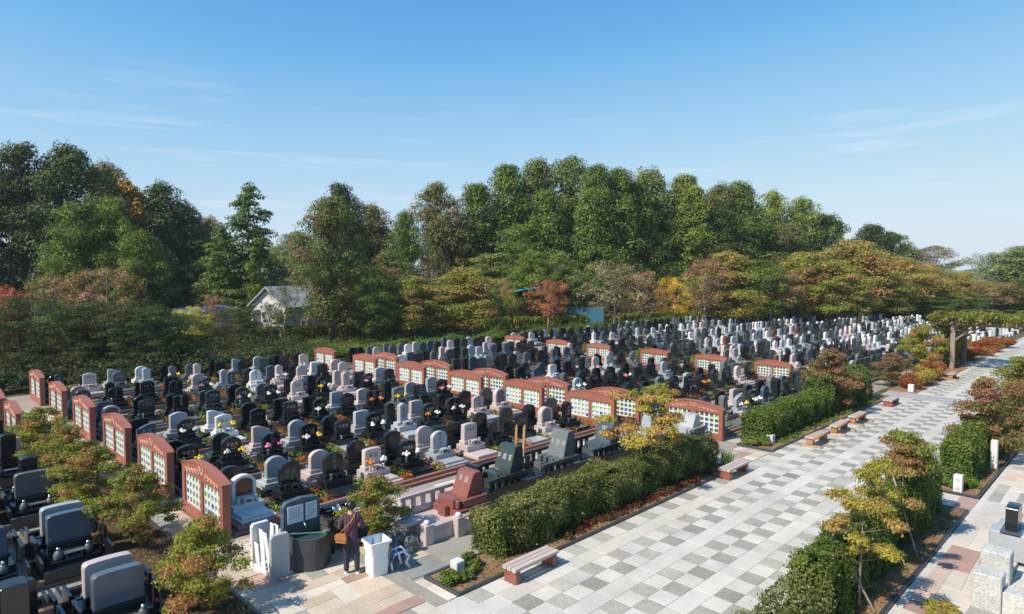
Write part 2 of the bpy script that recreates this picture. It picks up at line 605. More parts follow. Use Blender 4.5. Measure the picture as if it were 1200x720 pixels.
def crown_clumps(kind_, H, Rr, n, seed):
    r_ = random.Random(seed)
    cl = []
    for i in range(n):
        h = r_.random()
        if kind_ == 'broad':
            z = 0.14 + 0.82 * (i + 0.5) / n
            t = (z - 0.14) / 0.86
            prof = math.sin(math.pi * min(1, t * 0.82 + 0.2)) ** 0.7 + 0.06
            a = r_.uniform(0, 6.283)
            rad = Rr * prof * (r_.uniform(0.25, 0.86) if i % 4 else r_.uniform(0, 0.3))
            cr = Rr * r_.choice([0.11, 0.15, 0.2, 0.27]) * (0.6 + 0.4 * prof)
            cl.append((rad * math.cos(a), rad * math.sin(a), z * H, cr, cr * 0.7, h))
        elif kind_ == 'cedar':
            z = 0.12 + 0.86 * ((i + 0.5) / n) ** 0.9
            prof = (1.02 - z) ** 0.6
            a = i * 2.4 + r_.uniform(-0.4, 0.4)
            rad = Rr * prof * r_.uniform(0.35, 0.85)
            cr = Rr * r_.choice([0.14, 0.18, 0.24, 0.3]) * (0.55 + 0.5 * prof)
            cl.append((rad * math.cos(a), rad * math.sin(a), z * H, cr, cr * 0.75, h))
        elif kind_ == 'fir':
            z = 0.1 + 0.88 * (i + 0.5) / n
            prof = (1.0 - z) ** 0.7 + 0.04
            lay = round(z * 22) / 22
            a = r_.uniform(0, 6.283)
            rad = Rr * prof * r_.uniform(0.25, 1.15)
            cr = Rr * (0.10 + 0.17 * prof)
            cl.append((rad * math.cos(a), rad * math.sin(a), (0.55 * z + 0.45 * lay) * H - rad * 0.2, cr, cr * 0.42, h))
        elif kind_ == 'pyramid':
            z = 0.12 + 0.82 * (i + 0.5) / n
            prof = (1.0 - z) ** 0.6 + 0.08
            a = r_.uniform(0, 6.283)
            rad = Rr * prof * r_.uniform(0.1, 0.85)
            cr = Rr * r_.uniform(0.15, 0.3) * (0.5 + 0.5 * prof)
            cl.append((rad * math.cos(a), rad * math.sin(a), z * H, cr, cr * 0.8, h))
        elif kind_ == 'spread':
            z = 0.14 + 0.78 * (i + 0.5) / n
            a = r_.uniform(0, 6.283)
            prof = math.sqrt(max(0.05, 1 - ((z - 0.42) / 0.6) ** 2))
            rad = Rr * prof * math.sqrt(r_.random()) * 1.05
            cr = Rr * r_.uniform(0.14, 0.26)
            cl.append((rad * math.cos(a), rad * math.sin(a), z * H, cr, cr * 0.42, h))
        else:  # sparse
            z = 0.3 + 0.65 * (i + 0.5) / n
            t = (z - 0.3) / 0.7
            prof = 0.55 + 0.5 * math.sin(math.pi * min(1, t * 0.9 + 0.1))
            a = r_.uniform(0, 6.283)
            rad = Rr * prof * math.sqrt(r_.random())
            cr = Rr * r_.uniform(0.13, 0.24)
            cl.append((rad * math.cos(a), rad * math.sin(a), z * H, cr, cr * 0.9, h))
    if kind_ in ('broad', 'cedar'):
        for i in range(7):      # uneven leaders at the top
            a = r_.uniform(0, 6.283)
            q = Rr * r_.uniform(0.0, 0.45)
            zz = H * (1.0 - 0.16 * (q / Rr) * 2 + r_.uniform(-0.05, 0.03))
            cl.append((q * math.cos(a), q * math.sin(a), zz, Rr * 0.10, Rr * 0.16, r_.random()))
    return cl


def trunk_mesh(name, H, Rr, r0, cl, nlimb, seed, mat, top=0.8, twigs=0):
    r_ = random.Random(seed)
    mb = MB()
    pts, rad = [], []
    wob = [r_.uniform(-1, 1) for _ in range(4)]
    for i in range(7):
        t = i / 6
        pts.append((Rr * 0.07 * math.sin(3 * t + wob[0]) - Rr * 0.07 * math.sin(wob[0]), Rr * 0.07 * math.sin(2.5 * t + wob[1]) - Rr * 0.07 * math.sin(wob[1]), t * H * top))
        rad.append(r0 * (1.25 if i == 0 else 1) * (1 - 0.85 * t))
    mb.tube(pts, rad, 8)
    sel = r_.sample(cl, min(nlimb, len(cl)))
    for c in sel:
        tz = max(0.12, min(0.9, (c[2] - 0.45 * math.hypot(c[0], c[1])) / (H * top)))
        k = min(5, int(tz * 6))
        a = Vector(pts[k]).lerp(Vector(pts[k + 1]), tz * 6 - k)
        b = Vector(c[:3])
        midp = a.lerp(b, 0.5) + Vector((r_.uniform(-1, 1), r_.uniform(-1, 1), r_.uniform(-0.5, 1))) * Rr * 0.07
        ra = r0 * (1 - 0.85 * tz) * 0.5
        mb.tube([a, midp, b], [ra, ra * 0.6, ra * 0.2], 5, cap=False)
        for _ in range(twigs):
            d = Vector((r_.gauss(0, 1), r_.gauss(0, 1), r_.gauss(0.6, 0.7))).normalized() * Rr * r_.uniform(0.2, 0.42)
            s_ = a.lerp(b, r_.uniform(0.4, 1))
            mb.tube([s_, s_ + d * 0.5 + Vector((0, 0, Rr * 0.03)), s_ + d], [ra * 0.3, ra * 0.2, ra * 0.08], 3, cap=False)
    return mb.mesh(name, mat, True)

# ================================================================ THE SETTING
def rect(x0, x1, y0, y1, z):
    mb = MB()
    mb.v = [Vector((x0, y0, z)), Vector((x1, y0, z)), Vector((x1, y1, z)), Vector((x0, y1, z))]
    mb.f = [[0, 1, 2, 3]]
    mb.m = [0]
    return mb


def ground_mat():
    m, nt, b = new_mat('grassy_ground')
    f1 = noise(nt, 0.35, 6, 'World')
    f2 = noise(nt, 6, 5, 'World')
    c1 = ramp(nt, f1, [(0.35, (0.05, 0.06, 0.025)), (0.5, (0.10, 0.10, 0.04)), (0.65, (0.16, 0.12, 0.06))])
    c2 = ramp(nt, f2, [(0.3, (0.65,) * 3), (0.7, (1.25,) * 3)])
    nt.links.new(mixc(nt, 1.0, c1, c2, 'MULTIPLY'), b.inputs['Base Color'])
    b.inputs['Roughness'].default_value = 0.95
    b.inputs['Specular IOR Level'].default_value = 0.1
    return m


def farpave_mat(name, mode):
    """paving beyond the distance where single stones are built: same pattern as the real pieces"""
    m, nt, b = new_mat(name)
    g_ = nt.nodes.new('ShaderNodeNewGeometry')
    br = nt.nodes.new('ShaderNodeTexBrick')
    nt.links.new(g_.outputs['Position'], br.inputs['Vector'])
    br.inputs['Scale'].default_value = 1
    br.inputs['Brick Width'].default_value = 0.8
    br.inputs['Row Height'].default_value = 0.42
    br.inputs['Mortar Size'].default_value = 0.008
    br.inputs['Color1'].default_value = (0.34, 0.29, 0.23, 1)
    br.inputs['Color2'].default_value = (0.26, 0.225, 0.18, 1)
    br.inputs['Mortar'].default_value = (0.28, 0.26, 0.22, 1)
    f = noise(nt, 3, 5, 'World')
    c2 = ramp(nt, f, [(0.3, (0.8,) * 3), (0.7, (1.1,) * 3)])
    nt.links.new(mixc(nt, 1.0, br.outputs['Color'], c2, 'MULTIPLY'), b.inputs['Base Color'])
    b.inputs['Roughness'].default_value = 0.75
    return m


M_ground = ground_mat()
M_path = farpave_mat('beige_path_stone', 0)
kind(rect(-400, 1500, -400, 1500, -0.02).build('ground', M_ground), 'structure')
kind(rect(5.52, 104, 11.6, 45.2, 0.0).build('path', M_path), 'structure')
kind(rect(-12, 5.516, 11.6, 39.2, 0.002).build('path', M_path), 'structure')
plaza = kind(rect(-6, 100, 5.15, 10.42, 0.042).build('plaza', M_joint), 'structure')
flag_l = kind(rect(-8, 8.6, 5.15, 16.9, 0.036).build('pavement', M_mortar), 'structure')
flag_r = kind(rect(-8, 100, -8, 3.74, 0.038).build('pavement', M_joint), 'structure')

# --- plaza tiles, half a metre each
CX, X0 = 0.5425, 11.605
rows_y = [10.40 - 0.4755 * i for i in range(12)]          # row edges from the left kerb


def slab_mesh(w, h, t=0.05, c=0.004):
    return MB().box(0, w, 0, h, 0, t, c=c).mesh('tile', M_tile_l)


G = 0.004
m_dark = slab_mesh(CX - 2 * G, 0.4755 - 2 * G)
m_lite1 = m_dark
m_lite2 = slab_mesh(2 * CX - 2 * G, 0.4755 - 2 * G)
tiles = []
for r in range(11):
    y1 = rows_y[r]
    y0 = rows_y[r + 1]
    ph = {0: 1, 1: None, 2: 0}[r % 3] if r < 1 else {0: 1, 1: None, 2: 0}[r % 3]
    # row kinds: 0 -> dark on odd cells, 1 -> all pale, 2 -> dark on even cells
    i = -6
    while True:
        x = X0 + i * CX
        if x > 96:
            break
        if ph is None:
            w = 2 if random.random() < 0.8 else 1
            tiles.append((x, y0, w, 'l'))
            i += w
        else:
            tiles.append((x, y0, 1, 'd' if (i % 2 == (ph if ph else 0)) else 'l'))
            i += 1
tiles = [t for t in tiles if t[0] > 8.5 and not (40.3 < t[0] < 42.2)]
tiles.sort(key=lambda t: t[0] + t[1])
far = MB()
for k, (x, y, w, c) in enumerate(tiles):
    mt = M_tile_d if c == 'd' else random.choices([M_tile_l, M_tile_l2, M_tile_m], [5, 4, 0.8])[0]
    if c == 'd' and random.random() < 0.12:
        mt = M_mid
    if k < 300:
        o = obj('tile', m_lite2 if w == 2 else m_dark, plaza, (x + G, y + G, 0.002 + random.uniform(-0.0015, 0.0015)))
        setmat(o, mt if mt is not M_mid else M_tile_d)
    else:
        far.box(x + G, x + w * CX - G, y + G, y + 0.4755 - G, 0.002, 0.052, 1 if c == 'd' else (0 if mt is M_tile_l else 2 if mt is M_tile_l2 else 3))
kind(far.build('tiles', [M_tile_l, M_tile_d, M_tile_l2, M_tile_m], plaza), 'stuff')
cb = MB()
x = 40.9
for yy in np.arange(5.2, 10.3, 0.85):
    cb.box(40.36, 41.2, yy, yy + 0.83, 0, 0.052, 0, 0.006)
    cb.box(41.24, 42.16, yy, yy + 0.83, 0, 0.052, 0, 0.006)
kind(cb.build('crossing_slabs', stone('grey_crossing_stone', (0.36, 0.35, 0.33), 0.6), plaza), 'stuff')


# --- irregular flagstones: merged cells of a jittered grid
def flagstones(x0, x1, y0, y1, cell, mats, weights, parent, holes, limit, seed, z=0.05, jx=0.13, keep=None, name='flagstone'):
    r_ = random.Random(seed)
    nx, ny = int((x1 - x0) / cell[0]), int((y1 - y0) / cell[1])
    jit = {}

    def node(i, j):
        if (i, j) not in jit:
            e = 0 if i in (0, nx) or j in (0, ny) else 1
            jit[(i, j)] = (x0 + i * cell[0] + e * r_.uniform(-jx, jx) * cell[0], y0 + j * cell[1] + e * r_.uniform(-jx, jx) * cell[1])
        return Vector(jit[(i, j)])
    used, out = set(), []
    for j in range(ny):
        for i in range(nx):
            if (i, j) in used:
                continue
            w, h = r_.choice([(1, 1), (2, 1), (2, 1), (1, 2), (2, 2), (3, 1), (3, 2), (2, 1)])
            while w > 1 and any((i + a, j) in used or i + a >= nx for a in range(w)):
                w -= 1
            while h > 1 and (j + h > ny or any((i + a, j + h - 1) in used for a in range(w))):
                h -= 1
            for a in range(w):
                for b in range(h):
                    used.add((i + a, j + b))
            q = [node(i, j), node(i + w, j), node(i + w, j + h), node(i, j + h)]
            c = sum(q, Vector((0, 0))) / 4
            if any(a0 < c.x < a1 and b0 < c.y < b1 for a0, a1, b0, b1 in holes):
                continue
            if keep and not keep(c.x, c.y):
                continue
            out.append((c, q))
    out.sort(key=lambda o_: o_[0].x + o_[0].y)
    rest = MB()
    for k, (c, q) in enumerate(out):
        mi = r_.choices(range(len(mats)), weights)[0]
        zt = z + r_.uniform(-0.003, 0.003)
        inner = [p + (c - p).normalized() * 0.008 for p in q]
        top = [p + (c - p).normalized() * 0.013 for p in q]
        vs = [(p.x, p.y, 0.002) for p in inner] + [(p.x, p.y, zt - 0.008) for p in inner] + [(p.x, p.y, zt) for p in top]
        fs = [[8, 9, 10, 11]] + [[a, (a + 1) % 4, 4 + (a + 1) % 4, 4 + a] for a in range(4)] + [[4 + a, 4 + (a + 1) % 4, 8 + (a + 1) % 4, 8 + a] for a in range(4)]
        if k < limit:
            mb = MB()
            mb.add([(v[0] - c.x, v[1] - c.y, v[2]) for v in vs], fs)
            mb.build(name, mats[mi], parent, loc=(c.x, c.y, 0))
        else:
            rest.add(vs, fs, mi)
    if rest.v:
        kind(rest.build(name + 's', mats, parent), 'stuff')


flagstones(-1, 8.5, 5.2, 16.75, (0.40, 0.37), FLAG, [4, 5, 1.1, 1.6, 2.5], flag_l, [(-9, 4.05, 12.6, 30)], 290, 3,
           keep=lambda a, b: a + b > 12 and (a - b) > -13)
pathA = kind(rect(8.605, 41, 11.76, 16.9, 0.036).build('pavement', M_mortar), 'structure')
flagstones(8.55, 24.9, 11.75, 16.75, (0.55, 0.4), FLAG, [3, 3, 1.4, 2.5, 3], pathA, [(9.9, 30, 11.0, 15.5)], 120, 5)
flagstones(25, 41, 11.75, 12.6, (0.55, 0.4), FLAG, [3, 3, 1.4, 2.5, 3], pathA, [], 40, 6, name='flagstone')
pathB = kind(rect(5.55, 6.38, 16.91, 41, 0.036).build('pavement', M_mortar), 'structure')
flagstones(5.58, 6.36, 16.8, 40, (0.39, 0.5), FLAG, [3, 5, 2, 2, 2], pathB, [], 120, 8)
flagstones(10.5, 62, -5.0, 3.74, (0.56, 0.33), FLAGR, [6, 3.4, 1.5, 3.6], flag_r, [], 300, 9, keep=lambda a, b: b > -0.5 * a + 4 or b > 0)
pathC = kind(rect(22.5, 23.92, 3.745, 5.145, 0.034).build('pavement', M_joint), 'structure')
flagstones(22.5, 23.9, 3.75, 5.15, (0.45, 0.45), FLAGR, [5, 2, 0.5, 3], pathC, [], 20, 10)
kind(rect(8.605, 8.9, 10.43, 11.75, 0.036).build('pavement', M_mortar), 'structure')
pathD = kind(rect(21.7, 24.6, 10.43, 11.75, 0.034).build('pavement', M_mortar), 'structure')
flagstones(21.7, 24.6, 10.45, 11.75, (0.45, 0.42), FLAG, [4, 5, 1, 2, 2], pathD, [], 30, 12)
flagstones(8.56, 8.8, 10.45, 11.75, (0.23, 0.4), FLAG, [4, 5, 1, 2, 2], pathD, [], 5, 13)


# --- planter beds with dark kerbs
def bed(x0, x1, y0, y1, mk=M_kerbdark, w=0.085, h=0.11, soil=M_soil, zs=0.085):
    s = kind(rect(x0 + w, x1 - w, y0 + w, y1 - w, zs).build('soil', soil), 'structure')
    mb = MB()
    mb.box(x0, x1, y0, y0 + w, 0, h, 0, 0.01)
    mb.box(x0, x1, y1 - w, y1, 0, h, 0, 0.01)
    mb.box(x0, x0 + w, y0 + w, y1 - w, 0, h, 0, 0.01)
    mb.box(x1 - w, x1, y0 + w, y1 - w, 0, h, 0, 0.01)
    kind(mb.build('kerb', mk), 'structure')


bed(8.8, 21.6, 10.42, 11.65)
bed(24.62, 40.2, 10.42, 11.9)
bed(-3.0, 22.45, 3.75, 5.15)
bed(23.95, 40.3, 3.77, 5.15)
bed(42.2, 56, 9.75, 11.2, M_kerbred, h=0.09)
bed(60, 80, 10.0, 11.4, M_kerbred, h=0.09)
bed(42.2, 80, 4.0, 5.15)
bed(4.1, 5.5, 12.3, 40, M_kerbdark, h=0.1, soil=M_shadesoil)

# --- grave beds: raised strips edged with a double step of red granite
UNITS = [17.0, 21.3, 25.7, 30.7, 35.8, 41.0]
M_kerbdim = stone('grey_brown_kerb_granite', (0.17, 0.11, 0.09), 0.55, 0.35, 0.2, 60, 2, 0.1)
M_bed = stone('bed_gravel', (0.11, 0.085, 0.05), 0.95, 0.1, 0.5, 16, 1.4, 0, 0.6)


def grave_bed(x0, x1, y0, y1):
    kind(rect(x0 + 0.2, x1 - 0.2, y0 + 0.2, y1 - 0.2, 0.16).build('soil', M_bed), 'structure')
    mb = MB()
    front = (y0 < 17.1 and x0 < 20) or (y0 < 13 and x0 < 30)
    mk = M_kerbred if front else M_kerbdim
    for a, b, h in (((0.0, 0.13, 0.11), (0.13, 0.27, 0.21)) if front else ((0.08, 0.2, 0.19),)):
        mb.box(x0 + a, x1 - a, y0 + a, y0 + b, 0, h, 0, 0.01)
        mb.box(x0 + a, x1 - a, y1 - b, y1 - a, 0, h, 0, 0.01)
        mb.box(x0 + a, x0 + b, y0 + b, y1 - b, 0, h - 0.003, 0, 0.01)
        mb.box(x1 - b, x1 - a, y0 + b, y1 - b, 0, h - 0.003, 0, 0.01)
    kind(mb.build('kerb', mk), 'structure')


for y0 in UNITS:
    grave_bed(6.72, 23.1, y0, y0 + 3.3)
for y0 in [12.7] + UNITS:
    grave_bed(24.95, 40.6, y0, y0 + 3.3)
    grave_bed(42.6, 101 if y0 < 38 else 86, y0, y0 + 3.3)
for y0 in (13.0, 17.1, 21.6, 26.1, 31.2, 35.5):
    grave_bed(-8, 4.0, y0, y0 + 2.9)


# ================================================================ RED WALLS
def wall_parts():
    """a long arched granite wall whose two windows hold a lattice of small glass panes; faces -x, runs along +y"""
    L, T, side, peak = 2.98, 0.21, 1.44, 1.68
    w0, w1, mid = 0.2, 0.08, L / 2
    zb, zt = 0.36, 1.25
    body = MB()
    body.box(0, T, 0, L, 0, zb, 0, 0.006)
    for a, b in ((0, w0), (mid - w1, mid + w1), (L - w0, L)):
        body.box(0, T, a, b, zb, zt, 0, 0.004)
    arch = [(0, zt), (L, zt)]
    for i in range(17):
        t = i / 16
        arch.append((L * (1 - t), side + (peak - side) * math.sin(math.pi * t) ** 0.8 - 0.0))
    body.prism(arch, 0, T, 'x', 0, 0.01)
    cap = MB()
    top, bot = [], []
    for i in range(17):
        t = i / 16
        z = side + (peak - side) * math.sin(math.pi * t) ** 0.8
        y = -0.03 + (L + 0.06) * t
        top.append((y, z + 0.035))
        bot.append((y, z + 0.002))
    for i in range(16):
        cap.prism([bot[i], bot[i + 1], top[i + 1], top[i]], -0.02, T + 0.02, 'x', 0, 0)
    rel = MB()

    def stroke(pts, r=0.014):
        rel.tube([(-0.004, a, b) for a, b in pts], r, 4, cap=False)
    cy, cz = mid, 1.50
    for s in (-1, 1):     # butterfly in the middle
        stroke([(cy + s * (0.02 + 0.16 * math.sin(t) ** 1), cz + 0.11 * math.sin(2 * t) + 0.02) for t in [k * math.pi / 8 for k in range(9)]])
        stroke([(cy + s * 0.02, cz - 0.02), (cy + s * 0.1, cz - 0.12), (cy + s * 0.14, cz - 0.03), (cy + s * 0.03, cz)])
        for q in range(4):  # vines with leaves to either side
            y_ = cy + s * (0.32 + 0.22 * q)
            z_ = 1.45 - 0.03 * q
            stroke([(y_ + s * 0.06 * math.cos(t), z_ + 0.05 * math.sin(t)) for t in [k * 6.28 / 7 for k in range(8)]], 0.011)
            stroke([(y_ + s * 0.02, z_ - 0.06), (y_ + s * 0.15, z_ + 0.05), (y_ + s * 0.22, z_ - 0.02)], 0.012)
    wins = [(mid + w1, L - w0), (w0, mid - w1)]        # seen from -x the first is on the left
    lat, panes = [], []
    for a, b in wins:
        m = MB()
        nc, nr = 5, 4
        cw, chh = (b - a) / nc, (zt - zb) / nr
        for i in range(nc + 1):
            y = a + i * cw
            m.box(0.05, 0.16, max(a, y - 0.036), min(b, y + 0.036), zb, zt)
        for j in range(nr + 1):
            z = zb + j * chh
            m.box(0.052, 0.158, a, b, max(zb, z - 0.034), min(zt, z + 0.034))
        lat.append(m)
        cells = [[(0.095, 0.115, b - (i + 1) * cw, b - i * cw, zt - (j + 1) * chh, zt - j * chh) for i in range(nc)] for j in range(nr)]
        panes.append(cells)
    return body, cap, rel, lat, panes


wb_, wc_, wr_, wlat, wpan = wall_parts()
ME_body, ME_cap, ME_rel = wb_.mesh('body', M_redwall), wc_.mesh('coping', M_redwall), wr_.mesh('relief', M_relief, True)
ME_lat = [m.mesh('lattice', M_lattice) for m in wlat]
SPECIAL = [{(0, 2): 'g', (2, 0): 'b', (3, 4): 'b'}, {(1, 0): 'g', (0, 4): 'g', (2, 2): 'b'}]
ME_pane = []
for wi in range(2):
    rest = MB()
    sp = []
    for j in range(4):
        for i in range(5):
            b = wpan[wi][j][i]
            if (j, i) in SPECIAL[wi]:
                mb = MB()
                mb.box(0.08, 0.13, b[2] + 0.02, b[3] - 0.02, b[4] + 0.02, b[5] - 0.02)
                sp.append((SPECIAL[wi][(j, i)], mb.mesh('glass_pane', M_paneG)))
            else:
                rest.box(b[0], b[1], b[2] + 0.02, b[3] - 0.02, b[4] + 0.02, b[5] - 0.02)
    ME_pane.append((rest.mesh('glass_panes', M_paneW), sp))


def red_wall(x, y, label, relief=True, pane=None, group='arched red granite walls', k=1.0):
    pane = pane or M_paneW
    t = thing('memorial_wall', label, 'wall', (x, y, 0), 0, group)
    t.scale = (1, k, k)
    obj('body', ME_body, t)
    obj('coping', ME_cap, t)
    if relief:
        obj('relief', ME_rel, t)
    for wi in range(2):
        l = obj('lattice', ME_lat[wi], t)
        p = obj('glass_panes', ME_pane[wi][0], l)
        setmat(p, pane)
        kind(p, 'stuff')
        for c, me in ME_pane[wi][1]:
            setmat(obj('glass_pane', me, l), M_paneG if c == 'g' else M_paneB)
    return t


for k, y0 in enumerate(UNITS):
    n = nth(k + 1)
    red_wall(6.42, y0, f'arched red wall with carved relief, {n} from the front in the left row' if k else 'nearest arched red wall with carved relief, beside the white flyer rack')
for k, y0 in enumerate(UNITS[:]):
    n = nth(k + 1)
    red_wall(23.3, y0 - 0.05, f'plain-backed arched red wall closing the near block, {n} from the plaza hedge', False, M_paneW, 'plain arched red walls', 0.91)
for k, y0 in enumerate([12.55, 16.6, 20.8, 25.2, 30.0, 35.4]):
    n = nth(k + 1)
    red_wall(24.7, y0, f'arched red wall with carved butterfly opening the middle block, {n} from the plaza hedge', True, M_paneD, 'carved arched red walls of the middle block', 0.91)
for k, y0 in enumerate([16.4, 20.7, 25.2, 30.3, 34.6, 39.6]):
    n = nth(k + 1)
    red_wall(40.9, y0 - 0.1, f'far arched red wall at the end of the middle block, {n} from the plaza', False, M_paneD, 'far arched red walls', 0.78)
for k, y0 in enumerate([31.3, 35.6]):
    red_wall(4.1, y0, ['small arched red wall half hidden by the shrub trees at the left edge', 'arched red wall cut by the left edge of the photo'][k], True)

# ================================================================ GRAVES


def arch_prof(w, z0, z1, rise, n=12, power=1.0):
    p = [(-w, z0), (w, z0)]
    for i in range(n + 1):
        a = math.pi * i / n
        p.append((w * math.cos(a), z1 - rise + rise * math.sin(a) ** power))
    return p


def rounded_prof(w, z0, z1, r, dome=0.0, n=4, taper=0.0):
    p = [(-w, z0), (w, z0)]
    wt = w - taper
    for i in range(n + 1):
        a = 0.5 * math.pi * i / n
        p.append((wt - r + r * math.cos(a), z1 - r + r * math.sin(a)))
    if dome:
        for t in (0.6, 0.2, -0.2, -0.6):
            p.append(((wt - r) * t, z1 + dome * (1 - t * t)))
    for i in range(n + 1):
        a = 0.5 * math.pi * (1 + i / n)
        p.append((-wt + r + r * math.cos(a), z1 - r + r * math.sin(a)))
    return p


Z = 0.17   # top of the bed


def stele_bm(t):
    m = MB()
    k = 1.0 if t == 'tall' else 1.2
    if t == 'arch':
        m.prism(arch_prof(0.27, 0.62, 1.24, 0.22), -0.085, 0.085, 'y', 0, 0.012)
    elif t == 'dome':
        m.prism(rounded_prof(0.27, 0.62, 1.17, 0.07, 0.06), -0.09, 0.09, 'y', 0, 0.012)
    elif t == 'square':
        m.prism(rounded_prof(0.27, 0.62, 1.18, 0.035, 0.02, taper=0.01), -0.10, 0.10, 'y', 0, 0.012)
    elif t == 'tall':
        m.prism(rounded_prof(0.2, 0.62, 1.3, 0.05, 0.06), -0.12, 0.12, 'y', 0, 0.012)
    elif t == 'inset':
        o = arch_prof(0.29, 0.62, 1.26, 0.26)
        m.prism(o, -0.06, 0.11, 'y', 0, 0.012)
        # raised outer frame
        ang = [math.pi * i / 14 for i in range(15)]
        for i in range(14):
            a, b = ang[i], ang[i + 1]
            q = [(0.29 * math.cos(a), 1.0 + 0.26 * math.sin(a)), (0.29 * math.cos(b), 1.0 + 0.26 * math.sin(b)), (0.21 * math.cos(b), 1.0 + 0.185 * math.sin(b)), (0.21 * math.cos(a), 1.0 + 0.185 * math.sin(a))]
            m.prism(q, -0.12, -0.058, 'y')
        m.box(-0.288, -0.21, -0.12, -0.058, 0.62, 1.0)
        m.box(0.21, 0.288, -0.12, -0.058, 0.62, 1.0)
    elif t == 'slant':     # side profile with a sloping face
        m.prism([(-0.2, 0.62), (0.12, 0.62), (0.12, 1.14), (0.07, 1.2), (0.0, 1.2), (-0.05, 1.16)], -0.27, 0.27, 'x', 0, 0.012)
    elif t == 'wave':
        pr = [(-0.27, 0.62), (0.27, 0.62)] + [(0.27 - 0.54 * i / 10, 1.12 + 0.07 * math.cos(math.pi * i / 10) + 0.06 * math.sin(math.pi * i / 10)) for i in range(11)]
        m.prism(pr, -0.085, 0.085, 'y', 0, 0.012)
    m.v = [Vector((v.x * k, v.y * 1.1 if v.y > 0 else v.y, v.z)) for v in m.v]
    return m


def glyph(mb, cx, cz, s, r_, y=-0.09, t=0.006, wdt=0.1):
    """one carved character: crossing strokes"""
    for k in range(r_.choice([3, 4, 4])):
        z = cz + s * (0.42 - 0.28 * k) + r_.uniform(-0.03, 0.03) * s
        w = s * r_.uniform(0.28, 0.5)
        mb.box(cx - w, cx + w, y - t, y, z - s * wdt * 0.6, z + s * wdt * 0.6)
    for dx in r_.sample([-0.32, -0.15, 0.0, 0.2, 0.34], 2):
        mb.box(cx + dx * s - s * wdt * 0.6, cx + dx * s + s * wdt * 0.6, y - t * 0.8, y, cz - s * 0.45, cz + s * r_.uniform(0.2, 0.5))


def inscr(t, seed):
    r_ = random.Random(seed)
    mb = MB()
    y = {'arch': -0.085, 'dome': -0.09, 'square': -0.10, 'tall': -0.12, 'inset': -0.06, 'wave': -0.085, 'slant': -0.13}[t]
    if t == 'tall' or seed % 4 == 0:
        for q in range(3):
            glyph(mb, 0, 1.14 - 0.16 * q, 0.12, r_, y)
    elif seed % 4 == 1:
        for q in range(2):
            glyph(mb, -0.09 + 0.18 * q, 0.97, 0.15, r_, y)
    else:
        for q in range(3):
            glyph(mb, -0.14 + 0.14 * q, 1.0, 0.11, r_, y)
        if seed % 4 == 3:
            mb.box(-0.14, 0.14, y - 0.005, y, 0.84, 0.85)
    if t == 'slant':       # lay the strokes on the sloping face
        mb.v = [Vector((v.x, -0.2 + (v.z - 0.62) * 0.278 + (v.y - y) - 0.002, v.z)) for v in mb.v]
    return mb


TYPES = ['arch', 'dome', 'square', 'tall', 'inset', 'slant', 'wave']
ME_st = {t: stele_bm(t).mesh('headstone', M_black) for t in TYPES}
ME_in = {(t, s): inscr(t, s).mesh('inscription', M_grey) for t in TYPES for s in range(4)}
ME_slab = [MB().box(-0.5, 0.5, -1.08, 0.28, Z - 0.02, Z + 0.12, 0, 0.012).mesh('plinth', M_black),
           MB().box(-0.5, 0.5, -1.1, 0.3, Z - 0.02, Z + 0.09, 0, 0.012).box(-0.42, 0.42, -0.95, 0.26, Z + 0.09, Z + 0.16, 0, 0.01).mesh('plinth', M_black)]
ME_b1 = MB().box(-0.45, 0.45, -0.42, 0.22, Z + 0.12, Z + 0.33, 0, 0.012).mesh('lower_base', M_black)
ME_b2 = MB().box(-0.37, 0.37, -0.17, 0.15, Z + 0.33, 0.622, 0, 0.012).mesh('upper_base', M_black)
ME_vase = MB().lathe([(0.045, Z + 0.332), (0.052, Z + 0.4), (0.05, Z + 0.5), (0.06, Z + 0.52), (0.045, Z + 0.525)], n=8).mesh('flower_vase', M_black, True)
ME_inc = MB().box(-0.12, 0.12, -0.4, -0.2, Z + 0.33, Z + 0.36, 0).box(-0.12, -0.09, -0.4, -0.2, Z + 0.36, Z + 0.46).box(0.09, 0.12, -0.4, -0.2, Z + 0.36, Z + 0.46).box(-0.14, 0.14, -0.42, -0.18, Z + 0.46, Z + 0.49, 0, 0.006).mesh('incense_burner', M_black)
ME_inset = MB().prism(arch_prof(0.245, 0.66, 1.185, 0.18), -0.075, -0.062, 'y').mesh('inset_panel', M_brownst)
COL = {'k': (M_black, 'glossy black'), 'g': (M_green, 'dark green-grey'), 'b': (M_blue, 'blue-grey'), 'l': (M_grey, 'light grey'), 'w': (M_white, 'white granite'), 'p': (M_pink, 'pale pink'), 'm': (M_mid, 'mid grey'), 'r': (M_brownst, 'brown red')}
SHAPE = {'arch': 'round-arched', 'dome': 'domed', 'square': 'squared', 'tall': 'narrow tall', 'inset': 'arch-framed', 'slant': 'slant-faced', 'wave': 'wavy-topped'}
# a plain joined version of each shape for stones too small in view to show parts
ME_join = {}
for t in TYPES:
    m = stele_bm(t)
    m.box(-0.45, 0.45, -1.08, 0.28, Z - 0.02, Z + 0.12)
    m.box(-0.40, 0.40, -0.42, 0.22, Z + 0.12, Z + 0.33)
    m.box(-0.32, 0.32, -0.17, 0.15, Z + 0.33, 0.622)
    m.box(-0.12, 0.12, -0.4, -0.2, Z + 0.33, Z + 0.48)
    ME_join[t] = m.mesh('gravestone', M_black)


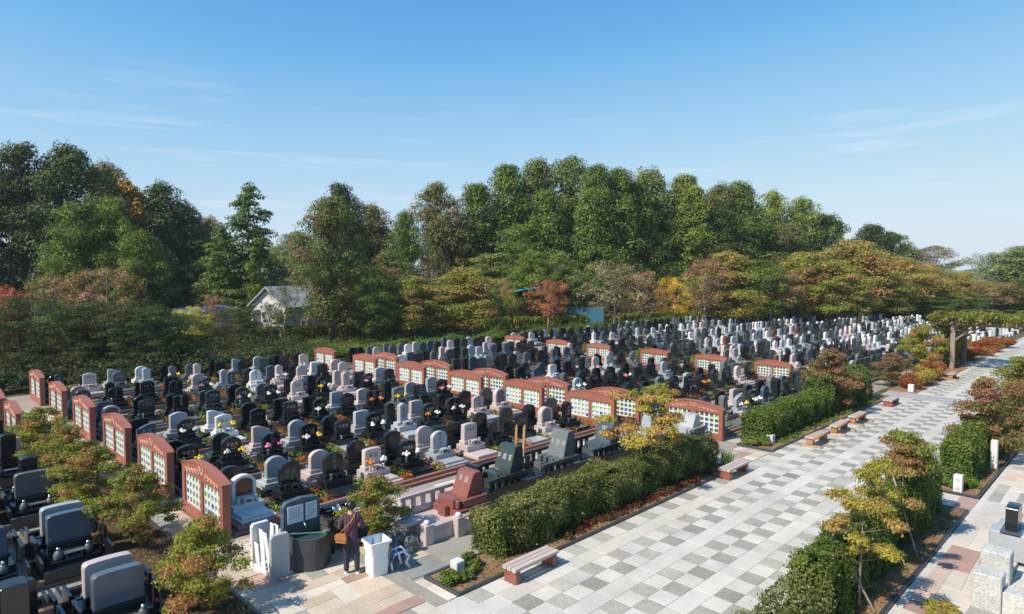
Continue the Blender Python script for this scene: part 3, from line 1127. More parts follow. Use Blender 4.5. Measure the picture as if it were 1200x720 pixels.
def pick(x, y):
    if x > 58:
        return random.choices('kgbmlwpr', [24, 14, 11, 15, 20, 8, 8, 1.5])[0], random.choices(TYPES, [26, 18, 10, 32, 2, 4, 8])[0]
    c = random.choices('kgbmlwpr', [50, 13, 7, 7, 10, 3, 10, 1] if x < 42 else [36, 18, 13, 13, 10, 3, 6, 1.5])[0]
    t = random.choices(TYPES, [42, 18, 12, 12, 5, 4, 7] if x < 42 else [30, 18, 10, 26, 2, 4, 10])[0]
    return c, t


GIVEN = {(0, 0, 0): ('w', 'inset'), (0, 1, 0): ('k', 'arch'), (0, 2, 0): ('k', 'arch'), (0, 3, 0): ('p', 'square'), (0, 4, 0): ('k', 'dome'), (0, 5, 0): ('l', 'arch'), (0, 6, 0): ('p', 'square'), (0, 7, 0): ('k', 'dome'), (0, 8, 0): ('k', 'dome'), (0, 9, 0): ('p', 'inset'), (0, 10, 0): ('k', 'tall'),
         (0, 0, 1): ('k', 'arch'), (0, 1, 1): ('l', 'arch'), (0, 2, 1): ('p', 'arch'), (0, 3, 1): ('k', 'arch'), (0, 4, 1): ('k', 'dome'), (0, 5, 1): ('p', 'arch'), (0, 6, 1): ('k', 'dome'), (0, 7, 1): ('k', 'arch'), (0, 8, 1): ('k', 'arch'), (0, 9, 1): ('k', 'arch'), (0, 10, 1): ('k', 'arch'),
         (1, 0, 0): ('k', 'dome'), (1, 1, 0): ('k', 'arch'), (1, 2, 0): ('k', 'arch'), (1, 3, 0): ('k', 'dome'), (1, 4, 0): ('k', 'dome'), (1, 5, 0): ('k', 'dome'), (1, 6, 0): ('l', 'tall'), (1, 7, 0): ('g', 'dome'), (1, 8, 0): ('k', 'dome'), (1, 9, 0): ('p', 'dome'), (1, 10, 0): ('p', 'inset'),
         (2, 0, 0): ('b', 'wave'), (2, 1, 0): ('k', 'arch'), (2, 2, 0): ('w', 'dome'), (2, 3, 0): ('k', 'dome'), (2, 4, 0): ('k', 'square'), (3, 0, 0): ('p', 'inset'), (3, 1, 0): ('k', 'dome'), (3, 2, 0): ('k', 'square'), (3, 3, 0): ('g', 'dome')}
sites = []
for ui, y0 in enumerate(UNITS):
    for ci in range(11):
        for b in (0, 1):
            sites.append(('near', ui, ci, b, 7.5 + 1.43 * ci, y0))
for ui, y0 in enumerate([12.7] + UNITS):
    for ci in range(10):
        for b in (0, 1):
            sites.append(('middle', ui, ci, b, 26.3 + 1.46 * ci, y0))
for ui, y0 in enumerate([12.7] + UNITS):
    for ci in range(40):
        xx = 43.6 + 1.42 * ci
        if (ui == 0 and xx > 68) or (ui == 1 and xx > 90) or (ui == 6 and xx > 84):
            continue
        for b in (0, 1):
            sites.append(('far', ui, ci, b, xx, y0))
sites.sort(key=lambda s: s[4] + s[5] + (0.9 if s[3] else 0))
N_IND = 292
flower_mats = {n: plain('petals_' + n, c, 0.6, 0, 0.15) for n, c in (('yellow', (0.8, 0.55, 0.03)), ('white', (0.8, 0.8, 0.74)), ('pink', (0.7, 0.22, 0.4)), ('orange', (0.75, 0.22, 0.03)), ('purple', (0.35, 0.12, 0.5)))}
M_stem = plain('flower_stem_green', (0.06, 0.14, 0.03), 0.6, 0, 0.2)
fl = MB()
r_ = random.Random(4)
for k in range(7):
    a = k * 0.9
    d = 0.07 * (k % 3) / 2 + 0.02
    p = (d * math.cos(a), d * math.sin(a), 0.14 + r_.uniform(-0.03, 0.06))
    fl.blob(p, 0.045, 0, 0, 0.25)
ME_petal = fl.mesh('petals', M_stem)
fs_ = MB()
for k in range(8):
    a = k * 0.8
    fs_.tube([(0, 0, 0), (0.03 * math.cos(a), 0.03 * math.sin(a), 0.08), (0.09 * math.cos(a), 0.09 * math.sin(a), 0.12 + 0.02 * (k % 3))], [0.006, 0.012, 0.003], 3, cap=False)
ME_stems = fs_.mesh('stems', M_stem)
stuff_stones = MB()
nfl = 0
for si, (blk, ui, ci, b, x, y0) in enumerate(sites):
    c, t = pick(x, y0)
    if blk == 'near' and (ui, ci, b) in GIVEN:
        c, t = GIVEN[(ui, ci, b)]
    mt, cn = COL[c]
    y = y0 + (2.32 if b else 1.38)
    rz = math.pi if b else 0.0
    x += random.uniform(-0.03, 0.03)
    sc_ = random.uniform(0.93, 1.07)
    depth = (x + y) * 0.7071
    row = nth(ui * 2 + (2 if b else 1))
    where = f'{nth(ci + 1)} from the left, {row} row, {blk} block'
    if si >= N_IND:
        M_ = Matrix.Translation((x, y, 0)) @ Matrix.Rotation(rz, 4, 'Z')
        mi = 'kgbmlwpr'.index(c)
        if t in ('tall', 'inset', 'slant'):
            stuff_stones.prism(rounded_prof(0.19 if t == 'tall' else 0.31, 0.6, 1.3 if t == 'tall' else 1.2, 0.05, 0.05, 2), -0.11, 0.11, 'y', mi, 0, M_)
        else:
            stuff_stones.prism(arch_prof(0.32, 0.6, 1.22, 0.2, 6), -0.09, 0.09, 'y', mi, 0, M_)
        stuff_stones.box(-0.42, 0.42, -0.4, 0.22, Z + 0.12, 0.6, mi, 0, M_)
        stuff_stones.box(-0.46, 0.46, -1.0, 0.28, Z - 0.02, Z + 0.121, mi, 0, M_)
        continue
    lab = f'{cn} {SHAPE[t]} gravestone, {where}'
    if depth > 42:
        o = obj('gravestone', ME_join[t], None, (x, y, 0), rz)
        setmat(o, mt)
        tag(o, lab, 'gravestone', f'gravestones of the {blk} block')
        continue
    g_ = thing('gravestone', lab, 'gravestone', (x, y, 0), rz, f'gravestones of the {blk} block')
    g_.scale = (1, 1, sc_)
    base_m = mt if random.random() < 0.75 else random.choice([M_grey, M_mid, M_black])
    setmat(obj('plinth', random.choice(ME_slab), g_), base_m)
    setmat(obj('lower_base', ME_b1, g_), mt)
    setmat(obj('upper_base', ME_b2, g_), mt)
    hs = setmat(obj('headstone', ME_st[t], g_), mt)
    if t == 'inset':
        setmat(obj('inset_panel', ME_inset, hs), M_brownst if c == 'w' else M_mid)
    elif b == 0 and depth < 38:
        setmat(obj('inscription', ME_in[(t, random.randrange(4))], hs), M_mid if c in 'lwp' else (M_grey if c != 'k' else random.choice([M_grey, M_mid])))
    if b == 0 or depth < 24:
        setmat(obj('incense_burner', ME_inc, g_), mt)
        for sgn in (-1, 1):
            setmat(obj('flower_vase', ME_vase, g_, (sgn * 0.25, -0.31, 0)), M_chrome if random.random() < 0.4 else mt)
        if b == 0 and random.random() < 0.4 and depth < 40:
            fn = random.choices(['yellow', 'white', 'pink', 'orange', 'purple'], [4, 4, 3, 2, 1])[0]
            for sgn in (-1, 1):
                side = 'left' if sgn < 0 else 'right'
                ft = thing('flower_bunch', f'{fn} flowers in the {side} vase, gravestone {where}', 'flowers', (x + sgn * 0.25, y - 0.31, (Z + 0.51) * sc_), random.uniform(0, 6), 'flowers in grave vases')
                ft.scale = (1.15, 1.15, 1.1)
                setmat(obj('petals', ME_petal, ft), flower_mats[fn if random.random() < 0.75 else 'white'])
                obj('stems', ME_stems, ft)
kind(tag(stuff_stones.build('gravestones', [COL[k][0] for k in 'kgbmlwpr']), 'crowded rows of small pale and dark gravestones filling the far block', 'gravestones'), 'stuff')

# flowers and low plants between the graves
LM_cover = leafmat('grave_plants', (0.09, 0.17, 0.02), (0.28, 0.36, 0.05), (0.32, 0.08, 0.02), (0.50, 0.17, 0.05), 0.6)


def cover(name, pts, per, size, mat, rr=0.2, rz=0.12, label='low clumps of plants growing between the gravestones'):
    cl = [(x, y, z, rr * random.uniform(0.6, 1.2), rz * random.uniform(0.7, 1.3), random.random()) for x, y, z in pts]
    me = leaf_mesh(name, *clumps_to_leaves(cl, per * len(pts), size), mat)
    o = obj(name, me)
    kind(o, 'stuff')
    o['label'] = label
    return o


pts = []
for blk, ui, ci, b, x, y0 in sites:
    if x > 60:
        continue
    for q in range(4):
        if random.random() < (0.85 if x < 42 else 0.4):
            yy = y0 + (1.45 - 0.3 * q if b == 0 else 2.2 + 0.3 * q) - 0.1
            pts.append((x + 0.72 + random.uniform(-0.08, 0.08), yy, Z + 0.06))
cover('ground_cover', pts, 56, 0.09, LM_cover, 0.23, 0.17)

# ================================================================ FAMILY GRAVES, lower left
ME_fst = MB().prism(rounded_prof(0.44, 0.58, 1.24, 0.09, 0.015), -0.11, 0.11, 'y', 0, 0.016).mesh('headstone', M_blue)
ME_fstb = MB().prism(rounded_prof(0.21, 0.5, 1.52, 0.03, 0.02), -0.2, 0.2, 'y', 0, 0.015).mesh('headstone', M_black)
ME_fdark = MB().box(-0.44, 0.44, -0.14, 0.12, 0.42, 0.579, 0, 0.008).mesh('footstone', M_black)
ME_fbase = MB().box(-0.55, 0.55, -0.3, 0.2, 0.16, 0.42, 0, 0.012).mesh('base', M_black)
ME_ftab = MB().box(-0.52, 0.52, -0.62, -0.3, 0.16, 0.30, 0, 0.01).box(-0.5, 0.5, -0.40, -0.302, 0.3, 0.44, 0, 0.008).mesh('offering_table', M_black)
ME_fplat = MB().box(-0.72, 0.72, -1.15, 0.3, 0.12, 0.2, 0, 0.012).box(-0.7, 0.7, -1.25, -1.1, 0.1, 0.34, 0, 0.012).mesh('platform', M_black)
ME_fside = MB().box(-0.03, 0.03, -1.05, -0.35, 0.2, 0.52, 0, 0.008).box(-0.035, 0.035, -0.35, 0.25, 0.2, 0.78, 0, 0.008).mesh('side_panel', M_black)
ME_fpot = MB().lathe([(0.07, 0.30), (0.1, 0.34), (0.1, 0.44), (0.06, 0.5), (0.045, 0.52)], n=10).mesh('flower_vase', M_black, True)
ME_fpotlid = MB().lathe([(0.045, 0.522), (0.05, 0.56), (0.02, 0.6)], n=8).mesh('vase_lid', M_chrome, True)
ME_finc = MB().box(-0.17, 0.17, -0.56, -0.42, 0.30, 0.33, 0).box(-0.17, -0.13, -0.56, -0.42, 0.33, 0.42).box(0.13, 0.17, -0.56, -0.42, 0.33, 0.42).box(-0.2, 0.2, -0.58, -0.4, 0.42, 0.45, 0, 0.006).mesh('incense_burner', M_mid)


def family_grave(x, y, rz, mt, label, wide=True, base=M_black, full=True):
    t = thing('family_grave', label, 'family grave', (x, y, 0), rz, 'wide family gravestones left of the shrub trees')
    setmat(obj('platform', ME_fplat, t), base)
    setmat(obj('base', ME_fbase, t), base)
    setmat(obj('footstone', ME_fdark, t), base)
    setmat(obj('headstone', ME_fst if wide else ME_fstb, t), mt)
    setmat(obj('offering_table', ME_ftab, t), base)
    for s in (-1, 1):
        setmat(obj('side_panel', ME_fside, t, (s * 0.69, 0, 0)), base)
        v = setmat(obj('flower_vase', ME_fpot, t, (s * 0.3, -0.46, 0)), M_mid)
        obj('vase_lid', ME_fpotlid, v)
    setmat(obj('incense_burner', ME_finc, t), M_mid)
    return t


fam_front = {(0, 0): (M_blue, True), (0, 1): (M_black, False), (1, 0): (M_blue, True), (1, 1): (M_blue, True), (2, 0): (M_mid, True), (2, 1): (M_mid, True), (3, 0): (M_black, False)}
for ui, (yf, yb) in enumerate([(14.15, 14.85), (18.4, 19.1), (22.85, 23.55), (27.3, 28.0), (31.9, 32.6)]):
    for ci in range(4):
        x = 3.33 - 1.62 * ci
        for b in (0, 1):
            mt, wide = fam_front.get((ui, ci), random.choice([(M_black, True), (M_blue, True), (M_mid, True), (M_black, False)]))
            if b:
                mt, wide = {(0, 0): (M_pink, True), (1, 0): (M_grey, True), (2, 0): (M_black, False), (0, 1): (M_black, True)}.get((ui, ci), random.choice([(M_black, True), (M_pink, True), (M_grey, True), (M_black, False)]))
            nm = {M_blue.name: 'blue-grey', M_black.name: 'glossy black', M_mid.name: 'mid grey', M_pink.name: 'pale pink', M_grey.name: 'light grey'}[mt.name]
            shp = 'wide rounded' if wide else 'upright blocky'
            lab = f'{nm} {shp} family gravestone, {nth(ci + 1)} left of the shrub trees, {nth(ui * 2 + b + 1)} row'
            family_grave(x, yb if b else yf, math.pi if b else 0, mt, lab, wide)

# ================================================================ FAMILY PLOTS between path and hedge


def family_plot(x, y, mt, wall_m, label, tall=1.5, wide=0.72, depth=2.3, glyphs=2, seed=0, x0=None, near_rail=True):
    """local frame faces -y; turned so that it faces -x"""
    t = thing('family_monument', label, 'monument', (x, y, 0), -math.pi / 2, 'family monuments behind the plaza hedge')
    hw = 0.78
    setmat(obj('platform', MB().box(-hw, hw, -depth + 0.5, 0.5, 0.01, 0.3, 0, 0.015).mesh('platform', wall_m), t), wall_m)
    setmat(obj('base', MB().box(-0.56, 0.56, -0.75, 0.42, 0.3, 0.5, 0, 0.012).box(-0.48, 0.48, -0.5, 0.4, 0.5, 0.72, 0, 0.012).mesh('base', mt), t), mt)
    setmat(obj('altar', MB().box(-0.3, 0.3, -0.72, -0.5, 0.5, 0.76, 0, 0.01).box(-0.16, 0.16, -0.9, -0.76, 0.3, 0.58, 0, 0.01).mesh('altar', mt), t), mt)
    hs = setmat(obj('headstone', MB().prism([(-0.26, 0.72), (0.34, 0.72), (0.34, tall - 0.12), (0.26, tall), (0.05, tall), (-0.02, tall - 0.05)], -wide / 2, wide / 2, 'x', 0, 0.02).mesh('headstone', mt), t), mt)
    r2 = random.Random(seed)
    mb = MB()
    for q in range(glyphs):
        glyph(mb, (q - (glyphs - 1) / 2) * 0.24, 1.16, 0.16 if glyphs > 1 else 0.26, r2, 0)
    sl = 0.24 / (tall - 0.05 - 0.72)
    mb.v = [Vector((v.x, -0.26 + (v.z - 0.72) * sl + v.y - 0.002, v.z)) for v in mb.v]
    mb.build('inscription', M_grey if mt is not M_brownst else M_pink, hs)
    for s in (-1, 1):
        v = MB().lathe([(0.06, 0.5), (0.075, 0.56), (0.07, 0.7), (0.085, 0.74), (0.06, 0.745)], s * 0.38, -0.62, 10).build('flower_vase', mt, t, True)
        # side balustrade: bottom wall, posts and rail
        w = MB()
        w.box(s * (hw - 0.14), s * hw - 0.0, -depth + 0.52, 0.48, 0.301, 0.46, 0, 0.01)
        w.build('side_wall', wall_m, t)
        if s > 0 and not near_rail:
            continue
        rl = MB()
        rl.box(s * (hw - 0.13), s * (hw - 0.01), -depth + 0.52, 0.1, 0.74, 0.84, 0, 0.01)
        rl.build('rail', wall_m, t)
        n = 5
        for k in range(n):
            yy = -depth + 0.58 + k * (depth - 0.6) / n
            MB().box(s * (hw - 0.12), s * (hw - 0.02), yy, yy + 0.12, 0.46, 0.741, 0, 0.006).build('baluster', wall_m, t)
    return t


M_redst = stone('red_brown_polished_granite', (0.24, 0.085, 0.065), 0.25, 0.5, 0.15, 90, 3, 0.05)
family_plot(11.95, 13.8, M_redst, M_pink, 'red brown monument with slanted headstone in a pale pink enclosure near the bin', 1.36, 0.66, 2.3, 2, 1, near_rail=False)
family_plot(14.35, 14.55, M_green, M_black, 'dark green-grey monument beside the two tall wooden stakes', 1.5, 0.72, 2.0, 3, 2)
family_plot(16.85, 14.5, M_mid, M_green, 'grey-green monument between the wooden stakes and the dark blue monument', 1.55, 0.72, 2.2, 3, 3)
family_plot(19.4, 14.45, M_blue, M_black, 'dark blue monument with one large carved character', 1.5, 0.72, 2.2, 1, 4)
family_plot(22.2, 14.3, M_grey, M_grey, 'pale grey monument behind the orange tree in the hedge', 1.5, 0.72, 2.2, 3, 5)
family_plot(23.7, 13.5, M_grey, M_mid, 'light grey granite monument beyond the orange tree in the hedge', 1.2, 0.62, 1.5, 3, 6)
# two squat gate posts and outer wall of the pink enclosure
for i, (px, py, lb) in enumerate([(10.02, 13.1, 'left'), (10.95, 12.95, 'right')]):
    t = thing('gate_post', f'pale pink gate post with round cap on the {lb} of the pink enclosure opening', 'post', (px, py, 0), 0, 'gate posts of the pink enclosure')
    MB().box(-0.13, 0.13, -0.13, 0.13, 0, 0.55, 0, 0.012).build('shaft', M_pink, t)
    MB().lathe([(0.08, 0.551), (0.1, 0.58), (0.07, 0.63), (0.03, 0.65)], n=10).build('cap', M_white, t, True)
tag(MB().box(11.1, 12.4, 12.86, 13.0, 0, 0.42, 0, 0.012).build('low_wall', M_pink), 'low pale pink granite wall running from gate post to hedge', 'wall')
tag(MB().box(12.45, 26, 13.55, 13.68, 0, 0.62, 0, 0.012).build('low_wall', M_black), 'long low black granite wall behind the plaza hedge', 'wall')
pf = thing('garden_table', 'small pale granite table frame beside the left gate post', 'table', (9.75, 13.55, 0))
MB().box(-0.3, 0.3, -0.2, 0.2, 0.5, 0.6, 0, 0.012).build('top', M_pink, pf)
for a in (-0.24, 0.24):
    MB().box(a - 0.06, a + 0.06, -0.16, 0.16, 0, 0.5, 0, 0.01).build('leg', M_pink, pf)
rk = MB()
for a, b, c, d in ((9.3, 13.35, 0.22, 0.2), (9.05, 13.2, 0.18, 0.26), (9.45, 13.0, 0.2, 0.17)):
    rk.blob((a, b, c * 0.8), (c, c * 0.8, c * 1.3), 3, 0, 0.2)
ro = tag(rk.build('rockery', M_mid), 'grey rugged stones with dry stems beside the pink enclosure', 'rocks')
ro['kind'] = 'stuff'
# a dark family enclosure end and blank black stone
tag(MB().box(13.25, 13.4, 14.75, 15.35, 0.0, 0.98, 0, 0.015).build('back_panel', M_black), 'blank black upright stone panel left of the wooden stakes', 'panel')
# wooden stakes and their steel stand
for i, (px, py, zt) in enumerate([(15.1, 14.98, 1.98), (15.2, 14.72, 2.0)]):
    m = MB()
    m.prism([(-0.045, 0.35), (0.045, 0.35), (0.045, zt - 0.14), (0.03, zt - 0.12), (0.045, zt - 0.08), (0, zt), (-0.045, zt - 0.08), (-0.03, zt - 0.12), (-0.045, zt - 0.14)], -0.015, 0.015, 'x')
    m.v = [Vector((v.x, v.y + (v.z - 0.3) * -0.06, v.z)) for v in m.v]
    tag(m.build('memorial_stake', M_stake, loc=(px, py, 0)), ['tall brown wooden memorial stake, left one of the two', 'tall brown wooden memorial stake, right one of the two'][i], 'wooden stake', 'tall wooden memorial stakes')
ss = MB()
for a in (-0.25, 0.25):
    ss.box(15.1 + a - 0.02, 15.1 + a + 0.02, 14.5, 14.54, 0.3, 0.95)
    ss.box(15.1 + a - 0.02, 15.1 + a + 0.02, 15.1, 15.14, 0.3, 0.95)
ss.box(14.83, 15.37, 14.5, 14.54, 0.951, 0.99)
ss.box(14.83, 15.37, 15.1, 15.14, 0.951, 0.99)
ss.box(14.83, 14.87, 14.545, 15.095, 0.951, 0.99)
tag(ss.build('stake_stand', M_steel), 'steel frame holding the tall wooden stakes', 'stand')

# ================================================================ RACK, WATER STATION, BUCKETS
t = thing('flyer_rack', 'pale granite rack holding white boards beside the nearest red wall', 'rack', (6.3, 14.0, 0))
for y in (0.0, 1.0):
    MB().prism([(0, 0), (0.45, 0), (0.45, 0.98), (0.40, 1.05), (0.05, 1.05), (0, 0.98)], y - 0.06, y + 0.06, 'y', 0, 0.012).build('side_slab', M_white if y else M_grey, t)
MB().box(0.02, 0.43, 0.063, 0.937, 0.0, 0.12, 0, 0.01).build('foot', M_white, t)
MB().box(0.38, 0.42, 0.063, 0.937, 0.5, 0.58, 0, 0.01).build('crossbar', M_steel, t)
for k, (y, w, z, h, dx) in enumerate([(0.12, 0.2, 0.14, 0.92, 0.1), (0.34, 0.2, 0.14, 0.66, 0.04), (0.44, 0.16, 0.14, 1.0, 0.24), (0.6, 0.2, 0.2, 0.5, 0.02), (0.66, 0.2, 0.45, 0.5, 0.16), (0.28, 0.2, 0.14, 0.98, 0.3)]):
    M_ = Matrix.Translation((dx + 6.3, 14.0 + y, z)) @ Matrix.Rotation(R(-6 + 4 * (k % 3)), 4, 'Y') @ Matrix.Rotation(R(-4 + 3 * (k % 4)), 4, 'X')
    o = MB().box(0, 0.018, 0, w, 0, h, 0, 0.003).build('board', M_paper)
    o.matrix_world = M_
    tag(o, ['tall white board nearest the front granite slab', 'low white board leaning at the front of the rack', 'tallest white board at the middle back of the rack', 'short white board low at the far side of the rack', 'short white board raised at the far side of the rack', 'tall white board at the back of the rack near the front slab'][k], 'board', 'white boards in the granite rack')

t = thing('water_station', 'dark granite water basin with tap and two white notices', 'water basin', (6.85, 13.85, 0))
MB().prism([(0, 0), (0.95, 0), (0.95, 1.42), (0.86, 1.52), (0.475, 1.57), (0.09, 1.52), (0, 1.42)], 0.62, 0.78, 'y', 0, 0.012).build('back_panel', M_blue, t)
for k, (a, b) in enumerate([(0.1, 0.5), (0.56, 0.86)]):
    nb = MB().box(a, b, 0.597, 0.619, 1.0, 1.42, 0, 0.004).build('notice', M_notice, t)
    ln = MB()
    for q in range(5 if k == 0 else 6):
        ln.box(a + 0.04, b - 0.04 - 0.03 * (q % 3), 0.592, 0.596, 1.36 - 0.055 * q, 1.372 - 0.055 * q)
    ln.build('print_lines', M_mid, nb)
# hollow basin with bowed front
bs = MB()
outer = [(0.0, 0.6)] + [(0.0 + 0.95 * (i / 10), 0.12 - 0.32 * math.sin(math.pi * i / 10)) for i in range(11)] + [(0.95, 0.6)]
bs.prism(outer, 0.0, 0.6, 'z', 0, 0.0)
cx_, cy_ = 0.475, 0.25
inner = [(cx_ + (u - cx_) * 0.84, cy_ + (v - cy_) * 0.82) for u, v in outer]
n = len(outer)
for i in range(n):
    j = (i + 1) % n
    bs.add([(*outer[i], 0.6), (*outer[j], 0.6), (*inner[j], 0.6), (*inner[i], 0.6), (*outer[i], 0.8), (*outer[j], 0.8), (*inner[j], 0.8), (*inner[i], 0.8)],
           [[0, 1, 5, 4], [2, 3, 7, 6], [4, 5, 6, 7]])
bs.build('basin', M_basin, t)
MB().prism(inner, 0.602, 0.66, 'z').build('water', plain('basin_water', (0.03, 0.07, 0.08), 0.05, 0, 0.1), t)
tp = MB()
tp.tube([(0.48, 0.61, 0.95), (0.48, 0.5, 0.96), (0.48, 0.46, 0.92), (0.48, 0.455, 0.87)], 0.018, 8)
tp.box(0.45, 0.51, 0.53, 0.56, 0.98, 1.0)
tp.build('tap', M_chrome, t, True)
lad = MB()
lad.tube([(0.1, 0.45, 0.83), (0.7, 0.02, 0.83)], 0.012, 6)
lad.lathe([(0.045, 0.8), (0.05, 0.87)], 0.74, 0.0, 10)
tag(lad.build('ladle', plain('green_plastic', (0.12, 0.3, 0.2), 0.4), loc=(6.85, 13.85, 0)), 'green handled ladle lying across the dark basin', 'ladle')

t = thing('bucket_rack', 'black granite rack with sloping steel shelves behind the person', 'rack', (8.0, 14.35, 0))
MB().prism([(-0.06, 0), (0.9, 0), (0.9, 0.98), (0.8, 1.05), (0.02, 1.05), (-0.06, 0.98)], 0.45, 0.6, 'y', 0, 0.012).build('back_slab', M_black, t)
MB().box(-0.06, 0.06, -0.1, 0.449, 0, 0.9, 0, 0.012).build('side_slab', M_black, t)
MB().box(0.8, 0.9, -0.1, 0.449, 0, 0.5, 0, 0.012).build('side_slab', M_black, t)
k = 0
for z in (0.45, 0.82):
    sh = MB()
    for q in range(5):
        yy = 0.0 + q * 0.11
        sh.tube([(0.07, yy, z + 0.05 * q), (0.89, yy, z + 0.05 * q)], 0.01, 5)
    sh.build('shelf', M_chrome, t)
    for a in (0.25, 0.62):
        b = thing('metal_bucket', ['silver bucket lying at the left of the lower shelf', 'silver bucket lying at the right of the lower shelf', 'silver bucket lying at the left of the upper shelf', 'silver bucket lying at the right of the upper shelf'][k], 'bucket', (8.0 + a, 14.35 + 0.2, z + 0.20), 0, 'silver buckets on the rack')
        b.rotation_euler = (R(62), 0, 0)
        mb = MB()
        pr = [(0.075, -0.1), (0.11, 0.1), (0.118, 0.105), (0.104, 0.1), (0.07, -0.092)]
        for i in range(len(pr) - 1):
            pass
        nb_ = 14
        base = len(mb.v)
        for r__, zz in pr:
            for q in range(nb_):
                an = 6.2832 * q / nb_
                mb.v.append(Vector((r__ * math.cos(an), r__ * math.sin(an), zz)))
        for i in range(len(pr) - 1):
            for q in range(nb_):
                w = (q + 1) % nb_
                mb.f.append([base + i * nb_ + q, base + i * nb_ + w, base + (i + 1) * nb_ + w, base + (i + 1) * nb_ + q])
                mb.m.append(0)
        mb.f.append([base + q for q in range(nb_)][::-1])
        mb.m.append(0)
        mb.f.append([base + 4 * nb_ + q for q in range(nb_)])
        mb.m.append(0)
        mb.build('body', M_chrome, b, True)
        MB().tube([(0.11 * math.cos(th), 0.02, 0.1 + 0.11 * math.sin(th)) for th in [math.pi * q / 8 for q in range(9)]], 0.006, 5).build('handle', M_steel, b)
        k += 1

# ================================================================ BIN AND CART
t = thing('litter_bin', 'tall square white plastic bin with bowed sides and open top', 'bin', (8.2, 12.62, 0), R(-8))
bm_ = MB()
lv = [(0.19, 0.0), (0.2, 0.05), (0.215, 0.35), (0.205, 0.5), (0.235, 0.76), (0.275, 0.79), (0.275, 0.84), (0.25, 0.845), (0.225, 0.78), (0.19, 0.4)]
rings = []
for h_, z in lv:
    ring = []
    r = 0.045
    for cx2, cy2, a0 in ((1, 1, 0), (-1, 1, 90), (-1, -1, 180), (1, -1, 270)):
        for q in range(3):
            an = R(a0 + 45 * q)
            ring.append((cx2 * (h_ - r) + r * math.cos(an), cy2 * (h_ * 1.0 - r) + r * math.sin(an), z))
    rings.append(ring)
for ring in rings:
    bm_.v += [Vector(p) for p in ring]
for i in range(len(rings) - 1):
    for q in range(12):
        w = (q + 1) % 12
        bm_.f.append([i * 12 + q, i * 12 + w, (i + 1) * 12 + w, (i + 1) * 12 + q])
        bm_.m.append(0)
bm_.f.append(list(range(12))[::-1])
bm_.m.append(0)
bm_.f.append([(len(rings) - 1) * 12 + q for q in range(12)])
bm_.m.append(0)
bm_.build('body', M_whiteplastic, t)
bottle = MB().lathe([(0.03, 0), (0.035, 0.02), (0.035, 0.16), (0.014, 0.2), (0.014, 0.23)], n=10)
bo = bottle.build('bottle', M_bluebox, smooth=True, loc=(8.12, 12.66, 0.72))
bo.rotation_euler = (0.35, -0.2, 0)
tag(bo, 'blue bottle sticking out of the white bin', 'bottle')
bag = MB()
bag.blob((0, 0, 0), (0.16, 0.12, 0.17), 4, 0, 0.1)
bag.blob((0.1, 0.06, 0.05), (0.1, 0.09, 0.1), 3, 0, 0.12)
bag.tube([(-0.06, 0, 0.13), (-0.03, 0, 0.2), (0.03, 0, 0.2), (0.06, 0, 0.13)], 0.008, 5)
bgo = tag(bag.build('cloth_bag', M_blackfab, smooth=True, loc=(8.14, 13.12, 0.86)), 'black cloth bag hanging from the right hand of the person, behind the bin', 'bag')

t = thing('folding_cart', 'low white-framed folding cart with a dark blue box', 'cart', (8.75, 12.5, 0), R(-20))
for y in (-0.14, 0.14):
    fr = MB()
    fr.tube([(-0.2, y, 0.03), (-0.24, y, 0.22), (-0.15, y, 0.42), (0.06, y, 0.46), (0.2, y, 0.34), (0.12, y, 0.2), (0.22, y, 0.03)], [0.035, 0.03, 0.03, 0.03, 0.03, 0.03, 0.04], 8)
    fr.tube([(-0.05, y, 0.42), (0.0, y, 0.2), (-0.1, y, 0.03)], 0.028, 8)
    fr.build('side_frame', M_whiteplastic, t, True)
MB().box(-0.2, 0.12, -0.11, 0.11, 0.2, 0.38, 0, 0.02).build('box', plain('navy_plastic', (0.02, 0.05, 0.12), 0.4), t)
MB().box(-0.19, 0.11, -0.05, 0.05, 0.382, 0.41, 0, 0.008).build('lid', M_bluebox, t)

# ================================================================ PERSON


def skin(name, verts, edges, radii, mat, parent, sub=2, root=0):
    me = bpy.data.meshes.new(name)
    me.from_pydata(verts, edges, [])
    me.materials.append(mat)
    o = obj(name, me, parent)
    md = o.modifiers.new('skin', 'SKIN')
    md.use_smooth_shade = True
    for i, r in enumerate(radii):
        rr = r if hasattr(r, '__len__') else (r, r)
        me.skin_vertices[0].data[i].radius = rr
        me.skin_vertices[0].data[i].use_root = i == root
    sb = o.modifiers.new('subd', 'SUBSURF')
    sb.levels = sub
    sb.render_levels = sub
    return o


